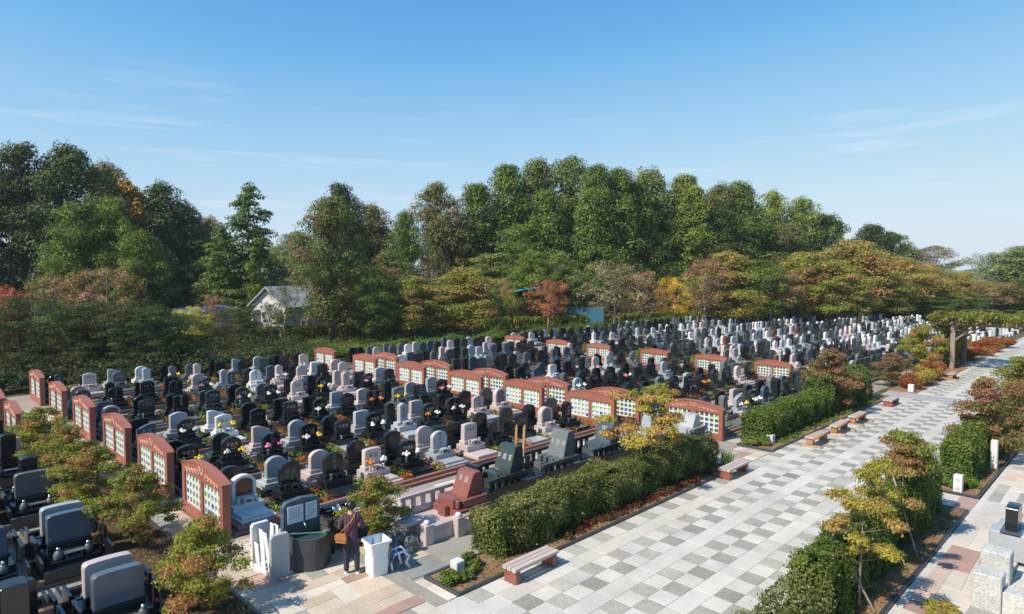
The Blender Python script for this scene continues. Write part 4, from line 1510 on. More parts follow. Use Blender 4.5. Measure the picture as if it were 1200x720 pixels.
M_skin = plain('skin', (0.52, 0.31, 0.22), 0.5, 0, 0.05)
M_hair = plain('black_hair', (0.012, 0.01, 0.009), 0.5, 0, 0.3, 60)
M_trouser = plain('navy_trousers', (0.025, 0.025, 0.045), 0.85, 0, 0.2)
M_shoe = plain('white_sneaker', (0.7, 0.7, 0.7), 0.6)
M_leather = plain('tan_leather', (0.42, 0.17, 0.05), 0.45, 0, 0.15)
ms, nt, b_ = new_mat('dark_plaid_cloth')
tcn = nt.nodes.new('ShaderNodeTexCoord')
sp_ = nt.nodes.new('ShaderNodeSeparateXYZ')
nt.links.new(tcn.outputs['Object'], sp_.inputs['Vector'])
fac = []
for ax, fq in (('X', 90), ('Z', 80)):
    mm = nt.nodes.new('ShaderNodeMath')
    mm.operation = 'MULTIPLY'
    mm.inputs[1].default_value = fq
    nt.links.new(sp_.outputs[ax], mm.inputs[0])
    sn = nt.nodes.new('ShaderNodeMath')
    sn.operation = 'SINE'
    nt.links.new(mm.outputs[0], sn.inputs[0])
    gt = nt.nodes.new('ShaderNodeMath')
    gt.operation = 'GREATER_THAN'
    gt.inputs[1].default_value = 0.1
    nt.links.new(sn.outputs[0], gt.inputs[0])
    fac.append(gt.outputs[0])
c_ = mixc(nt, fac[0], (0.035, 0.025, 0.05), (0.16, 0.05, 0.06))
c_ = mixc(nt, fac[1], c_, mixc(nt, 0.5, c_, (0.05, 0.03, 0.06)))
nt.links.new(c_, b_.inputs['Base Color'])
b_.inputs['Roughness'].default_value = 0.85
M_plaid = ms

P = thing('person', 'person in dark plaid shirt and navy trousers with tan shoulder bag, seen from behind', 'person', (7.78, 13.02, 0), R(-38))
# faces local +y; one continuous body
V_ = [(0, 0, 0.90), (0, 0, 1.02), (0, 0.01, 1.18), (0, 0.02, 1.32), (0, 0.03, 1.42), (0, 0.045, 1.49), (0, 0.06, 1.56), (0, 0.06, 1.64),
      (-0.09, 0, 0.86), (-0.10, 0.02, 0.47), (-0.11, -0.03, 0.09), (-0.12, 0.10, 0.04),
      (0.09, 0, 0.86), (0.12, 0.0, 0.47), (0.14, -0.05, 0.09), (0.16, 0.08, 0.04),
      (-0.17, 0.01, 1.38), (-0.25, 0.0, 1.12), (-0.16, 0.2, 1.0), (-0.13, 0.27, 0.99),
      (0.17, 0.01, 1.38), (0.27, 0.02, 1.13), (0.24, 0.24, 1.04), (0.23, 0.32, 1.04)]
E_ = [(0, 1), (1, 2), (2, 3), (3, 4), (4, 5), (5, 6), (6, 7), (0, 8), (8, 9), (9, 10), (10, 11), (0, 12), (12, 13), (13, 14), (14, 15), (3, 16), (16, 17), (17, 18), (18, 19), (3, 20), (20, 21), (21, 22), (22, 23)]
Rr = [(0.13, 0.1), (0.12, 0.09), (0.13, 0.1), (0.14, 0.095), (0.07, 0.06), (0.052, 0.052), (0.078, 0.09), (0.07, 0.08),
      (0.085, 0.085), (0.055, 0.055), (0.036, 0.036), (0.03, 0.025), (0.085, 0.085), (0.055, 0.055), (0.036, 0.036), (0.03, 0.025),
      (0.06, 0.055), (0.042, 0.042), (0.027, 0.027), (0.022, 0.032), (0.06, 0.055), (0.042, 0.042), (0.027, 0.027), (0.022, 0.032)]
skin('body', V_, E_, Rr, M_skin, P)
# five fingers on each hand, slightly curled
for s, hx, hy, hz in ((-1, -0.13, 0.27, 0.99), (1, 0.23, 0.32, 1.04)):
    for q in range(5):
        ox = (q - 1.8) * 0.017
        ln = (0.055, 0.075, 0.08, 0.073, 0.06)[q]
        if q == 0:
            pts3 = [(hx - s * 0.02, hy - 0.01, hz), (hx - s * 0.05, hy + 0.015, hz - 0.005), (hx - s * 0.055, hy + 0.045, hz - 0.015)]
        else:
            pts3 = [(hx + s * ox, hy + 0.01, hz), (hx + s * ox * 1.15, hy + 0.02 + ln * 0.5, hz - 0.008), (hx + s * ox * 1.15, hy + 0.01 + ln * 0.9, hz - 0.035)]
        skin('thumb' if q == 0 else 'finger', pts3, [(0, 1), (1, 2)], [0.0095, 0.0085, 0.007], M_skin, P, 1)
# shirt and trousers follow the body
sv = [(0, 0, 0.86), (0, 0, 1.0), (0, 0.01, 1.18), (0, 0.02, 1.33), (0, 0.03, 1.43), (-0.175, 0.01, 1.385), (-0.26, 0.0, 1.12), (-0.175, 0.17, 1.01), (0.175, 0.01, 1.385), (0.28, 0.02, 1.13), (0.245, 0.2, 1.045)]
skin('shirt', sv, [(0, 1), (1, 2), (2, 3), (3, 4), (3, 5), (5, 6), (6, 7), (3, 8), (8, 9), (9, 10)],
     [(0.185, 0.13), (0.165, 0.12), (0.165, 0.122), (0.165, 0.115), (0.08, 0.07), (0.075, 0.07), (0.06, 0.06), (0.046, 0.046), (0.075, 0.07), (0.06, 0.06), (0.046, 0.046)], M_plaid, P)
skin('trousers', [(0, 0, 1.0), (0, 0, 0.86), (-0.095, 0, 0.78), (-0.105, 0.02, 0.47), (-0.11, -0.03, 0.1), (0.095, 0, 0.78), (0.125, 0, 0.47), (0.14, -0.05, 0.1)],
     [(0, 1), (1, 2), (2, 3), (3, 4), (1, 5), (5, 6), (6, 7)], [(0.155, 0.12), (0.15, 0.12), (0.105, 0.105), (0.078, 0.078), (0.062, 0.062), (0.105, 0.105), (0.078, 0.078), (0.062, 0.062)], M_trouser, P)
for hx, hy in ((-0.115, 0.02), (0.145, 0.0)):
    skin('shoe', [(hx, hy - 0.09, 0.045), (hx, hy, 0.05), (hx, hy + 0.12, 0.035), (hx, hy + 0.16, 0.03)], [(0, 1), (1, 2), (2, 3)], [0.045, 0.05, 0.045, 0.03], M_shoe, P)
hr = MB()
hr.blob((0, 0.045, 1.625), (0.105, 0.115, 0.115), 6, 0, 0.05)
for k in range(26):
    a = k * 2.4
    zz = 1.56 + 0.14 * (k % 7) / 7
    rr_ = 0.095 * math.sqrt(max(0.1, 1 - ((zz - 1.62) / 0.13) ** 2))
    if math.sin(a) < 0.5 or zz > 1.64:
        hr.tube([(rr_ * math.cos(a), 0.045 + rr_ * math.sin(a), zz + 0.02), (1.18 * rr_ * math.cos(a + 0.2), 0.045 + 1.18 * rr_ * math.sin(a + 0.2), zz - 0.02)], [0.02, 0.008], 5)
hr.build('hair', M_hair, P, True)
fc = MB()
for s in (-1, 1):
    fc.blob((s * 0.085, 0.055, 1.575), (0.014, 0.025, 0.035), 2, 0, 0)
fc.blob((0, 0.155, 1.56), (0.013, 0.02, 0.025), 2, 0, 0)
fc.build('ears_and_nose', M_skin, P, True)
ey = MB()
for s in (-1, 1):
    ey.blob((s * 0.033, 0.138, 1.59), (0.012, 0.008, 0.007), 2, 0, 0)
ey.build('eyes', M_hair, P, True)
MB().blob((0, 0.142, 1.52), (0.024, 0.01, 0.006), 2, 0, 0).build('mouth', plain('lips', (0.4, 0.15, 0.12), 0.5), P, True)
sbg = thing('shoulder_bag', 'tan leather shoulder bag at the left hip of the person', 'bag', (7.78, 13.02, 0), R(-38))
MB().prism([(-0.12, 0.02), (0.12, 0.0), (0.13, 0.17), (0.1, 0.22), (-0.1, 0.22), (-0.13, 0.18)], -0.05, 0.05, 'y', 0, 0.015, Matrix.Translation((-0.2, -0.16, 0.82)) @ Matrix.Rotation(R(-10), 4, 'Z')).build('pouch', M_leather, sbg)
MB().prism([(-0.13, 0.10), (0.13, 0.10), (0.13, 0.2), (0.1, 0.235), (-0.1, 0.235), (-0.13, 0.2)], -0.062, -0.051, 'y', 0, 0.0, Matrix.Translation((-0.2, -0.16, 0.82)) @ Matrix.Rotation(R(-10), 4, 'Z')).build('flap', M_leather, sbg)
MB().tube([(-0.24, -0.15, 1.03), (-0.13, -0.15, 1.15), (0.03, -0.14, 1.32), (0.11, -0.07, 1.45), (0.12, 0.03, 1.47)], 0.013, 5).build('strap', M_leather, sbg, True)

# ================================================================ BENCHES


def granite_bench(x, y, L_, label):
    t = thing('bench', label, 'bench', (x, y, 0), 0, 'red granite benches with pale slats')
    W = 0.42
    for k in range(3):
        y_ = k * 0.143
        MB().prism([(0.0, 0.34), (L_, 0.34), (L_, 0.42), (0, 0.42)], y_, y_ + 0.128, 'y', 0, 0.012).build('slat', M_slat, t)
    for a in (0.04, L_ - 0.2):
        pr = [(a, 0.01), (a + 0.16, 0.01), (a + 0.16, W - 0.02), (a, W - 0.02)]
        MB().box(a, a + 0.16, 0.012, W - 0.012, 0, 0.338, 0, 0.02).build('leg', M_redst, t)
    return t


granite_bench(9.98, 9.88, 1.47, 'red granite bench with pale slats nearest the camera')
granite_bench(20.15, 9.95, 1.45, 'red granite bench with pale slats at the middle of the plaza hedge')
granite_bench(37.0, 9.62, 1.4, 'red granite bench with pale slats at the far end of the plaza')


def log_bench(x, y, label):
    t = thing('log_bench', label, 'bench', (x, y, 0), R(random.uniform(-2, 2)), 'log benches with stone feet')
    MB().box(0, 1.55, 0, 0.36, 0.36, 0.45, 0, 0.02).build('seat', M_wood, t)
    for a in (0.05, 1.3):
        MB().box(a, a + 0.2, 0.05, 0.31, 0.12, 0.359, 0, 0.03).build('leg', M_log, t)
        MB().box(a - 0.02, a + 0.2, -0.3, 0.5, 0, 0.119, 0, 0.03).build('foot', M_ledge, t)
    MB().tube([(0.0, -0.012, 0.4), (1.55, -0.012, 0.4)], 0.045, 8).build('edge_log', M_log, t, True)
    return t


log_bench(26.35, 9.55, 'brown log bench, nearest of three in a row by the far hedge')
log_bench(29.05, 9.55, 'brown log bench, middle of three in a row by the far hedge')
log_bench(31.5, 9.6, 'brown log bench, farthest of three in a row by the far hedge')
log_bench(49.0, 9.3, 'dark log bench under the vine pergola')

# stone cube lights


def cube_light(x, y, s, h, label):
    t = thing('stone_light', label, 'garden light', (x, y, 0), 0, 'small white stone lights in the planters')
    MB().box(-s / 2, s / 2, -s / 2, s / 2, 0.05, h, 0, 0.012).build('block', M_white, t)
    MB().box(-s / 2 + 0.03, s / 2 - 0.03, -s / 2 - 0.004, -s / 2, h - 0.16, h - 0.05, 0).build('vent', M_grey, t)
    return t


cube_light(9.45, 11.22, 0.24, 0.4, 'small white stone cube light among bushes at the near planter corner')
cube_light(25.75, 11.0, 0.26, 0.42, 'small white stone cube light at the start of the far hedge')
cube_light(42.6, 10.1, 0.28, 0.5, 'small white stone cube light beside the far red shrubs')
s_ = cube_light(24.2, 4.35, 0.24, 0.62, 'white stone post light with two round marks in the right planter')
for z in (0.2, 0.47):
    MB().tube([(-0.125, 0.0, z), (-0.128, 0.0, z)], 0.05, 12).build('round_mark', M_pink, s_)
cube_light(27.9, 4.0, 0.2, 1.1, 'slim white post light between the right hedge shrubs')

# ================================================================ GRAVES at the lower right
t = thing('family_enclosure', 'white granite family grave enclosure at the lower right corner', 'family grave', (16.1, -0.4, 0))
MB().box(0.03, 3.9, 2.55, 2.95, 0, 0.32, 0, 0.015).build('front_kerb', M_rough, t)
MB().box(0.0, 0.5, 2.5, 3.0, 0.0, 0.78, 0, 0.02).build('post', M_rough, t)
MB().box(1.15, 1.65, 2.52, 3.05, 0.0, 0.88, 0, 0.02).build('post', M_rough, t)
MB().box(0.05, 0.4, -1.2, 2.49, 0, 0.5, 0, 0.015).build('side_kerb', M_rough, t)
MB().box(0.42, 3.8, 0.2, 2.54, 0, 0.22, 0, 0.01).build('gravel_bed', stone('pale_gravel', (0.5, 0.5, 0.48), 0.9, 0.2, 0.4, 18, 4), t)
MB().box(2.45, 3.0, 2.3, 3.1, 0.321, 0.95, 0, 0.02).build('pillar', M_grey, t)
MB().box(3.05, 3.7, 2.3, 3.05, 0.321, 0.9, 0, 0.02).build('pillar', M_grey, t)
fz = thing('stone_urn', 'dark carved granite urn at the right edge beside the white enclosure', 'stone urn', (18.05, 1.6, 0.22))
MB().lathe([(0.2, 0), (0.23, 0.08), (0.15, 0.2), (0.16, 0.3), (0.27, 0.42), (0.28, 0.6), (0.2, 0.68), (0.14, 0.8)], n=14).build('body', M_mid, fz, True)
kk = thing('family_grave', 'black upright headstone at the right edge behind the white enclosure', 'family grave', (18.95, 2.3, 0.9))
MB().prism(rounded_prof(0.3, 0.08, 0.62, 0.04, 0.02), -0.12, 0.12, 'y', 0, 0.012).build('headstone', M_black, kk)
MB().box(-0.4, 0.4, -0.2, 0.2, 0.0, 0.079, 0, 0.01).build('base', M_blue, kk)
for i, (a, b, mt) in enumerate([(24, 0.3, M_blue), (27.5, 0.4, M_grey), (31, 0.2, M_black), (21.8, 0.2, M_grey)]):
    family_grave(a, b, 0, mt, ['blue-grey', 'light grey', 'glossy black', 'pale grey'][i] + ' family gravestone beyond the right pavement', True)

# ================================================================ HEDGES AND PLANTS
LM_hedge = leafmat('hedge_leaves', (0.085, 0.125, 0.022), (0.19, 0.22, 0.05), (0.15, 0.16, 0.045), (0.31, 0.28, 0.10), 0.6, 0.2)
LM_hedge2 = leafmat('green_hedge_leaves', (0.055, 0.11, 0.018), (0.13, 0.19, 0.035), (0.09, 0.14, 0.025), (0.21, 0.24, 0.05), 0.6, 0.2)
LM_shade = leafmat('shade_toned_low_leaves', (0.02, 0.038, 0.01), (0.055, 0.08, 0.02), (0.06, 0.05, 0.02), (0.10, 0.08, 0.04), 0.8, 0.12)  # shade below the left trees is put into this darkened leaf colour
LM_yhedge = leafmat('yellow_green_hedge_leaves', (0.10, 0.13, 0.02), (0.24, 0.26, 0.05), trans=0.2)
LM_low = leafmat('juniper_leaves', (0.05, 0.12, 0.02), (0.14, 0.24, 0.04), trans=0.2)
LM_redcover = leafmat('red_ground_leaves', (0.10, 0.02, 0.015), (0.24, 0.06, 0.04), (0.05, 0.09, 0.02), (0.12, 0.12, 0.03), 0.7)
LM_redshrub = leafmat('red_orange_shrub_leaves', (0.30, 0.05, 0.03), (0.42, 0.14, 0.05), (0.34, 0.16, 0.03), (0.30, 0.26, 0.05), 0.6)
LM_gold = leafmat('gold_leaves', (0.30, 0.29, 0.04), (0.50, 0.44, 0.09), (0.36, 0.24, 0.07), (0.50, 0.34, 0.14), 0.6, 0.35)
LM_maple = leafmat('turning_leaves', (0.17, 0.21, 0.035), (0.36, 0.36, 0.08), (0.32, 0.16, 0.07), (0.46, 0.27, 0.12), 0.68, 0.38)
LM_purple = leafmat('dusky_leaves', (0.12, 0.13, 0.04), (0.24, 0.20, 0.08), (0.22, 0.11, 0.07), (0.34, 0.18, 0.12), 0.5, 0.28)
LM_vine = leafmat('vine_leaves', (0.10, 0.15, 0.02), (0.28, 0.30, 0.06), (0.24, 0.18, 0.04), (0.32, 0.26, 0.08), 0.75, 0.3)
M_core = stone('dark_twigs', (0.035, 0.03, 0.018), 0.95, 0.05, 0.4, 9, 2, 0)


def hedge(x0, x1, y0, y1, h, n, size, mat, label, z0=0.08, amp=0.12, fn=None, name='hedge', group=None):
    """clipped hedge: leaves on a lumpy surface round a core of twigs"""
    t = thing(name, label, 'hedge', (0, 0, 0), 0, group)
    Lx, Wy = x1 - x0, y1 - y0
    per = np.array([Lx * h, Lx * h, Lx * Wy, Wy * h, Wy * h])
    face = rng.choice(5, n, p=per / per.sum())
    u, v = rng.random(n), rng.random(n)
    P_ = np.empty((n, 3))
    N_ = np.zeros((n, 3))
    for f in range(5):
        s_ = face == f
        if f < 2:
            P_[s_] = np.stack([x0 + Lx * u[s_], np.full(s_.sum(), y0 if f == 0 else y1), z0 + (h - z0) * v[s_]], 1)
            N_[s_, 1] = -1 if f == 0 else 1
        elif f == 2:
            P_[s_] = np.stack([x0 + Lx * u[s_], y0 + Wy * v[s_], np.full(s_.sum(), h)], 1)
            N_[s_, 2] = 1
        else:
            P_[s_] = np.stack([np.full(s_.sum(), x0 if f == 3 else x1), y0 + Wy * u[s_], z0 + (h - z0) * v[s_]], 1)
            N_[s_, 0] = -1 if f == 3 else 1
    # round the box edges
    yc = (y0 + y1) / 2
    zf = (P_[:, 2] - z0) / (h - z0)
    edge = np.clip((zf - 0.7) / 0.3, 0, 1) ** 2
    P_[:, 1] = yc + (P_[:, 1] - yc) * (1 - 0.28 * edge)
    ye = np.abs(P_[:, 1] - yc) / (Wy / 2)
    P_[:, 2] -= 0.12 * h * np.clip(ye, 0, 1) ** 3 * edge
    q = P_
    lump = (0.8 * np.sin(q[:, 0] * 2.3 + q[:, 2] * 3.1) + np.sin(q[:, 0] * 5.1 + 1.3 * np.sin(q[:, 2] * 4)) + np.sin(q[:, 1] * 6.3 + q[:, 0] * 2.2) + np.sin(q[:, 2] * 7.0 + q[:, 0] * 3.7) + np.sin(q[:, 0] * 1.7)) / 4
    sprig = rng.random(n) < 0.06
    dep = rng.random(n) ** 2 * 0.16
    P_ = P_ + N_ * (amp * lump - dep)[:, None] + rng.normal(size=(n, 3)) * 0.025
    P_[:, 2] += np.where(face == 2, 0.6, 0.2) * amp * np.sin(q[:, 0] * 1.3 + 2)
    if fn is not None:
        P_[:, 2] = z0 + (P_[:, 2] - z0) * fn(P_[:, 0])
    P_[:, 2] = np.maximum(P_[:, 2], z0)
    P_ = P_ + N_ * (sprig * rng.random(n) * 0.14)[:, None]
    P_[:, 2] = np.maximum(P_[:, 2], z0)
    NN = N_ + rng.normal(size=(n, 3)) * 0.55
    NN[:, 2] += 0.25
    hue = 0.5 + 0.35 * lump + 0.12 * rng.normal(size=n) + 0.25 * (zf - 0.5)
    obj('foliage', leaf_mesh('foliage', P_, NN, np.full(n, size), rng.random(n), hue, mat, 0.7), t)
    c = MB()
    k = max(2, int(Lx / 0.8))
    for i in range(k):
        a = x0 + 0.15 + (Lx - 0.3) * i / k
        b = x0 + 0.15 + (Lx - 0.3) * (i + 1) / k
        hh = (h - 0.28) * (float(fn(np.array([(a + b) / 2]))[0]) if fn is not None else 1)
        c.box(a, b, y0 + 0.2, y1 - 0.2, z0 - 0.02, hh - 0.04 * (i % 2), 0, 0.1)
    c.build('twigs', M_core, t)
    return t


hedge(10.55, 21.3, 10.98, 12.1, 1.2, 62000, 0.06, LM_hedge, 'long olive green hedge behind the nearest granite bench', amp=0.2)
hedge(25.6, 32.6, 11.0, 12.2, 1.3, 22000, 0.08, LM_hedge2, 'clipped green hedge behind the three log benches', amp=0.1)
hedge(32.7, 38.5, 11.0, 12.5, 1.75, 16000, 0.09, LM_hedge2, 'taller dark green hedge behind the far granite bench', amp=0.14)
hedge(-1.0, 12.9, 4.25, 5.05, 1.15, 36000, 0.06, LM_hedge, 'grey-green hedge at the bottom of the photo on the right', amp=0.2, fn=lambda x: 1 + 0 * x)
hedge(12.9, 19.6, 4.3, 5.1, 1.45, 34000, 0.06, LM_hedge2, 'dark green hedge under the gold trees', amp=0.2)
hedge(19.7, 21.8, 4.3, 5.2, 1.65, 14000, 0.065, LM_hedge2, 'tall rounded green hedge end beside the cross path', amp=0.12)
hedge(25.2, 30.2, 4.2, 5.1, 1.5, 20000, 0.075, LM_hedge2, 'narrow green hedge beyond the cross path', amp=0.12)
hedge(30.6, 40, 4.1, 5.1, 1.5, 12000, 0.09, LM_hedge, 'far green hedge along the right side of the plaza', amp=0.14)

# sculpted small plants: each clump a thing
BUSHES = [
    (9.05, 11.0, 0.3, 0.33, LM_hedge2, 'low dark green bush at the near planter corner'), (9.35, 10.85, 0.25, 0.26, LM_hedge2, 'small round green bush in front of the stone cube light'),
    (9.7, 10.95, 0.24, 0.28, LM_yhedge, 'small yellow-green bush right of the stone cube light'), (9.85, 11.3, 0.3, 0.4, LM_hedge2, 'dark leafy bush behind the stone cube light'),
    (25.3, 11.15, 0.4, 0.35, LM_hedge2, 'low bush left of the far stone cube light'), (24.95, 11.45, 0.4, 0.4, LM_hedge, 'pale low bush at the far planter corner'),
    (24.5, 4.7, 0.35, 0.4, LM_low, 'light green bush beside the white post light'), (24.9, 4.2, 0.4, 0.4, LM_low, 'second light green bush behind the white post light'),
    (15.2, 2.9, 0.45, 0.28, LM_gold, 'yellow-leaved low shrub at the bottom right edge'),
    (43.6, 10.3, 0.75, 1.05, LM_redshrub, 'deep red round shrub at the start of the far planter'), (45.6, 10.4, 1.0, 1.5, LM_gold, 'tall yellow-green shrub behind the red shrub'),
    (47.9, 10.5, 0.95, 1.3, LM_redshrub, 'orange red shrub left of the pergola'), (50.0, 10.5, 0.85, 1.2, LM_redshrub, 'orange shrub touching the pergola post'),
    (61.5, 10.9, 1.3, 1.0, LM_redshrub, 'nearest orange shrub beyond the pergola'), (65.0, 10.8, 1.5, 1.0, LM_redshrub, 'second orange shrub beyond the pergola'),
    (69.0, 10.8, 1.6, 1.1, LM_redshrub, 'third orange shrub beyond the pergola'), (73.2, 10.7, 1.6, 1.2, LM_redshrub, 'farthest red shrub beyond the pergola'),
]
bush_me = []
for s in range(4):
    cl = []
    r2 = random.Random(s)
    for i in range(16):
        a = r2.uniform(0, 6.28)
        rr_ = math.sqrt(r2.random()) * 0.7
        cl.append((rr_ * math.cos(a), rr_ * math.sin(a), 0.25 + 0.55 * r2.random() * (1.1 - rr_), 0.3, 0.25, r2.random()))
    bush_me.append({True: leaf_mesh('foliage', *clumps_to_leaves(cl, 2600, 0.16), LM_hedge2), False: leaf_mesh('foliage', *clumps_to_leaves(cl, 3800, 0.10), LM_hedge2)})


def bush(i, x, y, r, h, mat, label, cat='bush', group=None):
    t = thing('shrub', label, cat, (x, y, 0.05), random.uniform(0, 6), group)
    o = setmat(obj('foliage', bush_me[i % 4][r < 0.6], t), mat)
    o.scale = (r, r, h)
    tw = MB()
    for k in range(4):
        a = k * 1.6
        tw.tube([(0, 0, 0), (r * 0.4 * math.cos(a), r * 0.4 * math.sin(a), h * 0.6)], [0.02, 0.006], 4)
    tw.build('stems', M_bark, t)


for i, b in enumerate(BUSHES):
    bush(i, *b)

# red ground cover along the kerb, small plants at the foot of the far hedge
pts = [(random.uniform(12.6, 20.3), random.uniform(10.62, 10.98), 0.12) for _ in range(190)]
cover('red_ground_cover', pts, 34, 0.065, LM_redcover, 0.13, 0.12, 'low red-leaved ground cover in front of the long hedge')
pts = [(random.uniform(26, 38), random.uniform(10.6, 10.9), 0.12) for _ in range(70)]
cover('low_plants', pts, 40, 0.07, LM_low, 0.16, 0.12, 'light green low plants at the foot of the clipped hedge')
pts = [(random.uniform(10, 22), random.uniform(3.95, 4.35), 0.09) for _ in range(40)] + [(random.uniform(24.5, 38), random.uniform(3.95, 4.3), 0.09) for _ in range(50)]
cover('weeds', pts, 22, 0.05, LM_low, 0.13, 0.06, 'sparse weeds on the brown soil of the right planter')
pts = [(random.uniform(4.3, 5.4), random.uniform(12.5, 40), 0.1) for _ in range(220)]
cover('planter_litter', pts, 26, 0.06, LM_purple, 0.2, 0.1, 'dry undergrowth beneath the row of shrub trees')
# dry leaves on the soil
nl = 5200
Pq = np.stack([np.concatenate([rng.uniform(9, 21.4, nl // 3), rng.uniform(9, 22.3, nl // 3), rng.uniform(24, 40, nl - 2 * (nl // 3))]),
               np.concatenate([rng.uniform(10.56, 11.1, nl // 3), rng.uniform(3.88, 4.5, nl // 3), rng.uniform(3.9, 4.4, nl - 2 * (nl // 3))]), np.full(nl, 0.10)], 1)
Pq[:, 2] += rng.random(nl) * 0.01
Nn = rng.normal(size=(nl, 3)) * 0.3
Nn[:, 2] += 1
lt = obj('leaf_litter', leaf_mesh('leaf_litter', Pq, Nn, np.full(nl, 0.055), rng.random(nl), rng.random(nl), leafmat('dry_leaves', (0.16, 0.10, 0.05), (0.38, 0.24, 0.13), trans=0.1)))
kind(lt, 'stuff')
lt['label'] = 'dry brown leaves scattered on the planter soil'
# tall grass tuft
gt_ = thing('grass_tuft', 'tall green grass tuft between hedge and second bench', 'grass tuft', (21.55, 10.75, 0.05))
gm = MB()
for k in range(150):
    a = random.uniform(0, 6.283)
    r = random.uniform(0.1, 0.5)
    h = random.uniform(0.35, 0.75)
    b0 = Vector((random.gauss(0, 0.1), random.gauss(0, 0.1), 0))
    d = Vector((math.cos(a), math.sin(a), 0))
    w = Vector((-d.y, d.x, 0)) * 0.008
    p1, p2 = b0 + d * r * 0.4 + Vector((0, 0, h * 0.8)), b0 + d * r + Vector((0, 0, h * random.uniform(0.6, 1.0)))
    i = len(gm.v)
    gm.v += [b0 - w, b0 + w, p1 - w, p1 + w, p2]
    gm.f += [[i, i + 1, i + 3, i + 2], [i + 2, i + 3, i + 4]]
    gm.m += [0, 0]
gm.build('blades', plain('grass_green', (0.10, 0.19, 0.04), 0.6, 0, 0.3), gt_)

# ================================================================ SMALL TREES
SM = {}
for s in range(3):
    cl = crown_clumps('broad', 1.0, 0.5, 60, 50 + s)
    SM['shrub', s] = (leaf_mesh('crown', *clumps_to_leaves([(c[0] * 1.12, c[1] * 1.12, c[2], c[3] * 1.15, c[4], c[5]) for c in cl], 14000, 0.033, spread=1.0, shell=0.3), LM_maple), trunk_mesh('trunk', 1.0, 0.5, 0.02, cl, 20, s, M_barkpale, 0.7, 2))
    cl = []
    r2 = random.Random(70 + s)
    for i in range(20):
        a = r2.uniform(0, 6.28)
        z = r2.choice([0.52, 0.6, 0.68, 0.8, 0.9]) + r2.uniform(-0.03, 0.03)
        q = r2.uniform(0.02, 0.34) * (1.25 - abs(z - 0.66))
        cl.append((q * math.cos(a), q * math.sin(a), z, r2.uniform(0.07, 0.125), r2.uniform(0.035, 0.06), r2.random()))
    SM['layer', s] = (leaf_mesh('crown', *clumps_to_leaves(cl, 7000, 0.027, spread=0.9, shell=0.2), LM_gold), trunk_mesh('trunk', 1.0, 0.4, 0.014, cl, 14, s, M_barkpale, 0.85, 1))


for s in range(1):
    cl = []
    r2 = random.Random(90)
    for i in range(26):
        a = r2.uniform(0, 6.28)
        z = 0.68 + 0.27 * r2.random()
        q = r2.uniform(0.0, 0.3) * math.sqrt(max(0.1, 1 - ((z - 0.8) / 0.17) ** 2))
        cl.append((q * math.cos(a), q * math.sin(a), z, 0.11, 0.05, r2.random()))
    SM['ball', 0] = SM['ball', 1] = SM['ball', 2] = (leaf_mesh('crown', *clumps_to_leaves(cl, 8000, 0.027, spread=0.9, shell=0.2), LM_gold), trunk_mesh('trunk', 1.0, 0.4, 0.014, cl, 14, s, M_barkpale, 0.85, 1))


def small_tree(x, y, h, w, kind_, i, mat, label, z0=0.06, group=None):
    t = thing('small_tree', label, 'tree', (x, y, z0), i * 1.3, group)
    c, tr = SM[kind_, i % 3]
    o = setmat(obj('crown', c, t), mat)
    k = obj('trunk', tr, t)
    o.scale = k.scale = (w, w, h)


for i, (x, y, h, w, lb) in enumerate([(4.75, 13.7, 1.9, 1.9, 'nearest turning shrub tree, in front of the flyer rack'), (4.7, 18.3, 1.9, 2.1, 'second turning shrub tree from the front, left of the red walls'), (4.6, 21.6, 1.85, 2.2, 'third turning shrub tree from the front, left of the red walls'),
                                      (4.6, 25.4, 1.9, 2.3, 'fourth turning shrub tree from the front, left of the red walls'), (4.6, 29.0, 1.9, 2.4, 'fifth turning shrub tree, before the cut-off red wall'), (9.0, 13.9, 1.75, 1.9, 'turning shrub tree behind the person and the bin')]):
    small_tree(x, y, h, w, 'shrub', i, LM_maple, lb, group='turning shrub trees')
small_tree(17.7, 11.75, 3.1, 3.2, 'layer', 0, LM_gold, 'slender gold and orange tree rising from the long hedge')
small_tree(19.0, 12.1, 3.2, 2.6, 'layer', 1, LM_maple, 'paler slender tree just right of the gold tree in the long hedge')
small_tree(14.3, 4.2, 2.45, 2.2, 'layer', 2, LM_gold, 'yellow tree with layered branches, front one on the right')
small_tree(16.2, 4.35, 2.75, 2.0, 'layer', 1, LM_gold, 'middle gold tree of three on the right')
small_tree(18.6, 4.5, 2.85, 2.3, 'ball', 0, LM_maple, 'tallest yellow-green tree of three on the right')
small_tree(34.0, 11.6, 3.0, 2.9, 'shrub', 1, LM_purple, 'dusky purple-brown tree at the end of the far hedge')
small_tree(29.3, 4.5, 2.9, 2.5, 'shrub', 2, LM_purple, 'dusky red-brown tree in the right planter')
small_tree(33.5, 4.2, 2.3, 2.2, 'shrub', 0, LM_purple, 'lower dusky shrub tree at the right edge')
small_tree(37.5, 4.4, 3.0, 3.2, 'shrub', 1, LM_maple, 'yellowish shrub tree at the right edge before the shade')
small_tree(54.5, 12.3, 3.0, 3.2, 'shrub', 0, LM_maple, 'yellowish shrub tree between far graves and pergola')
small_tree(44.6, 11.6, 1.9, 2.6, 'shrub', 2, LM_purple, 'small brownish shrub behind the far red shrub')
# support poles leaning in the right hedge
for i, (a, b) in enumerate([((14.3, 3.9, 0.1), (14.3, 4.9, 1.7)), ((17.9, 4.0, 0.1), (18.6, 4.8, 1.9))]):
    tag(MB().tube([a, b], 0.025, 6).build('support_pole', M_barkpale), ['leaning pale support pole by the front gold tree', 'leaning pale support pole by the tallest gold tree'][i], 'pole', 'tree support poles')

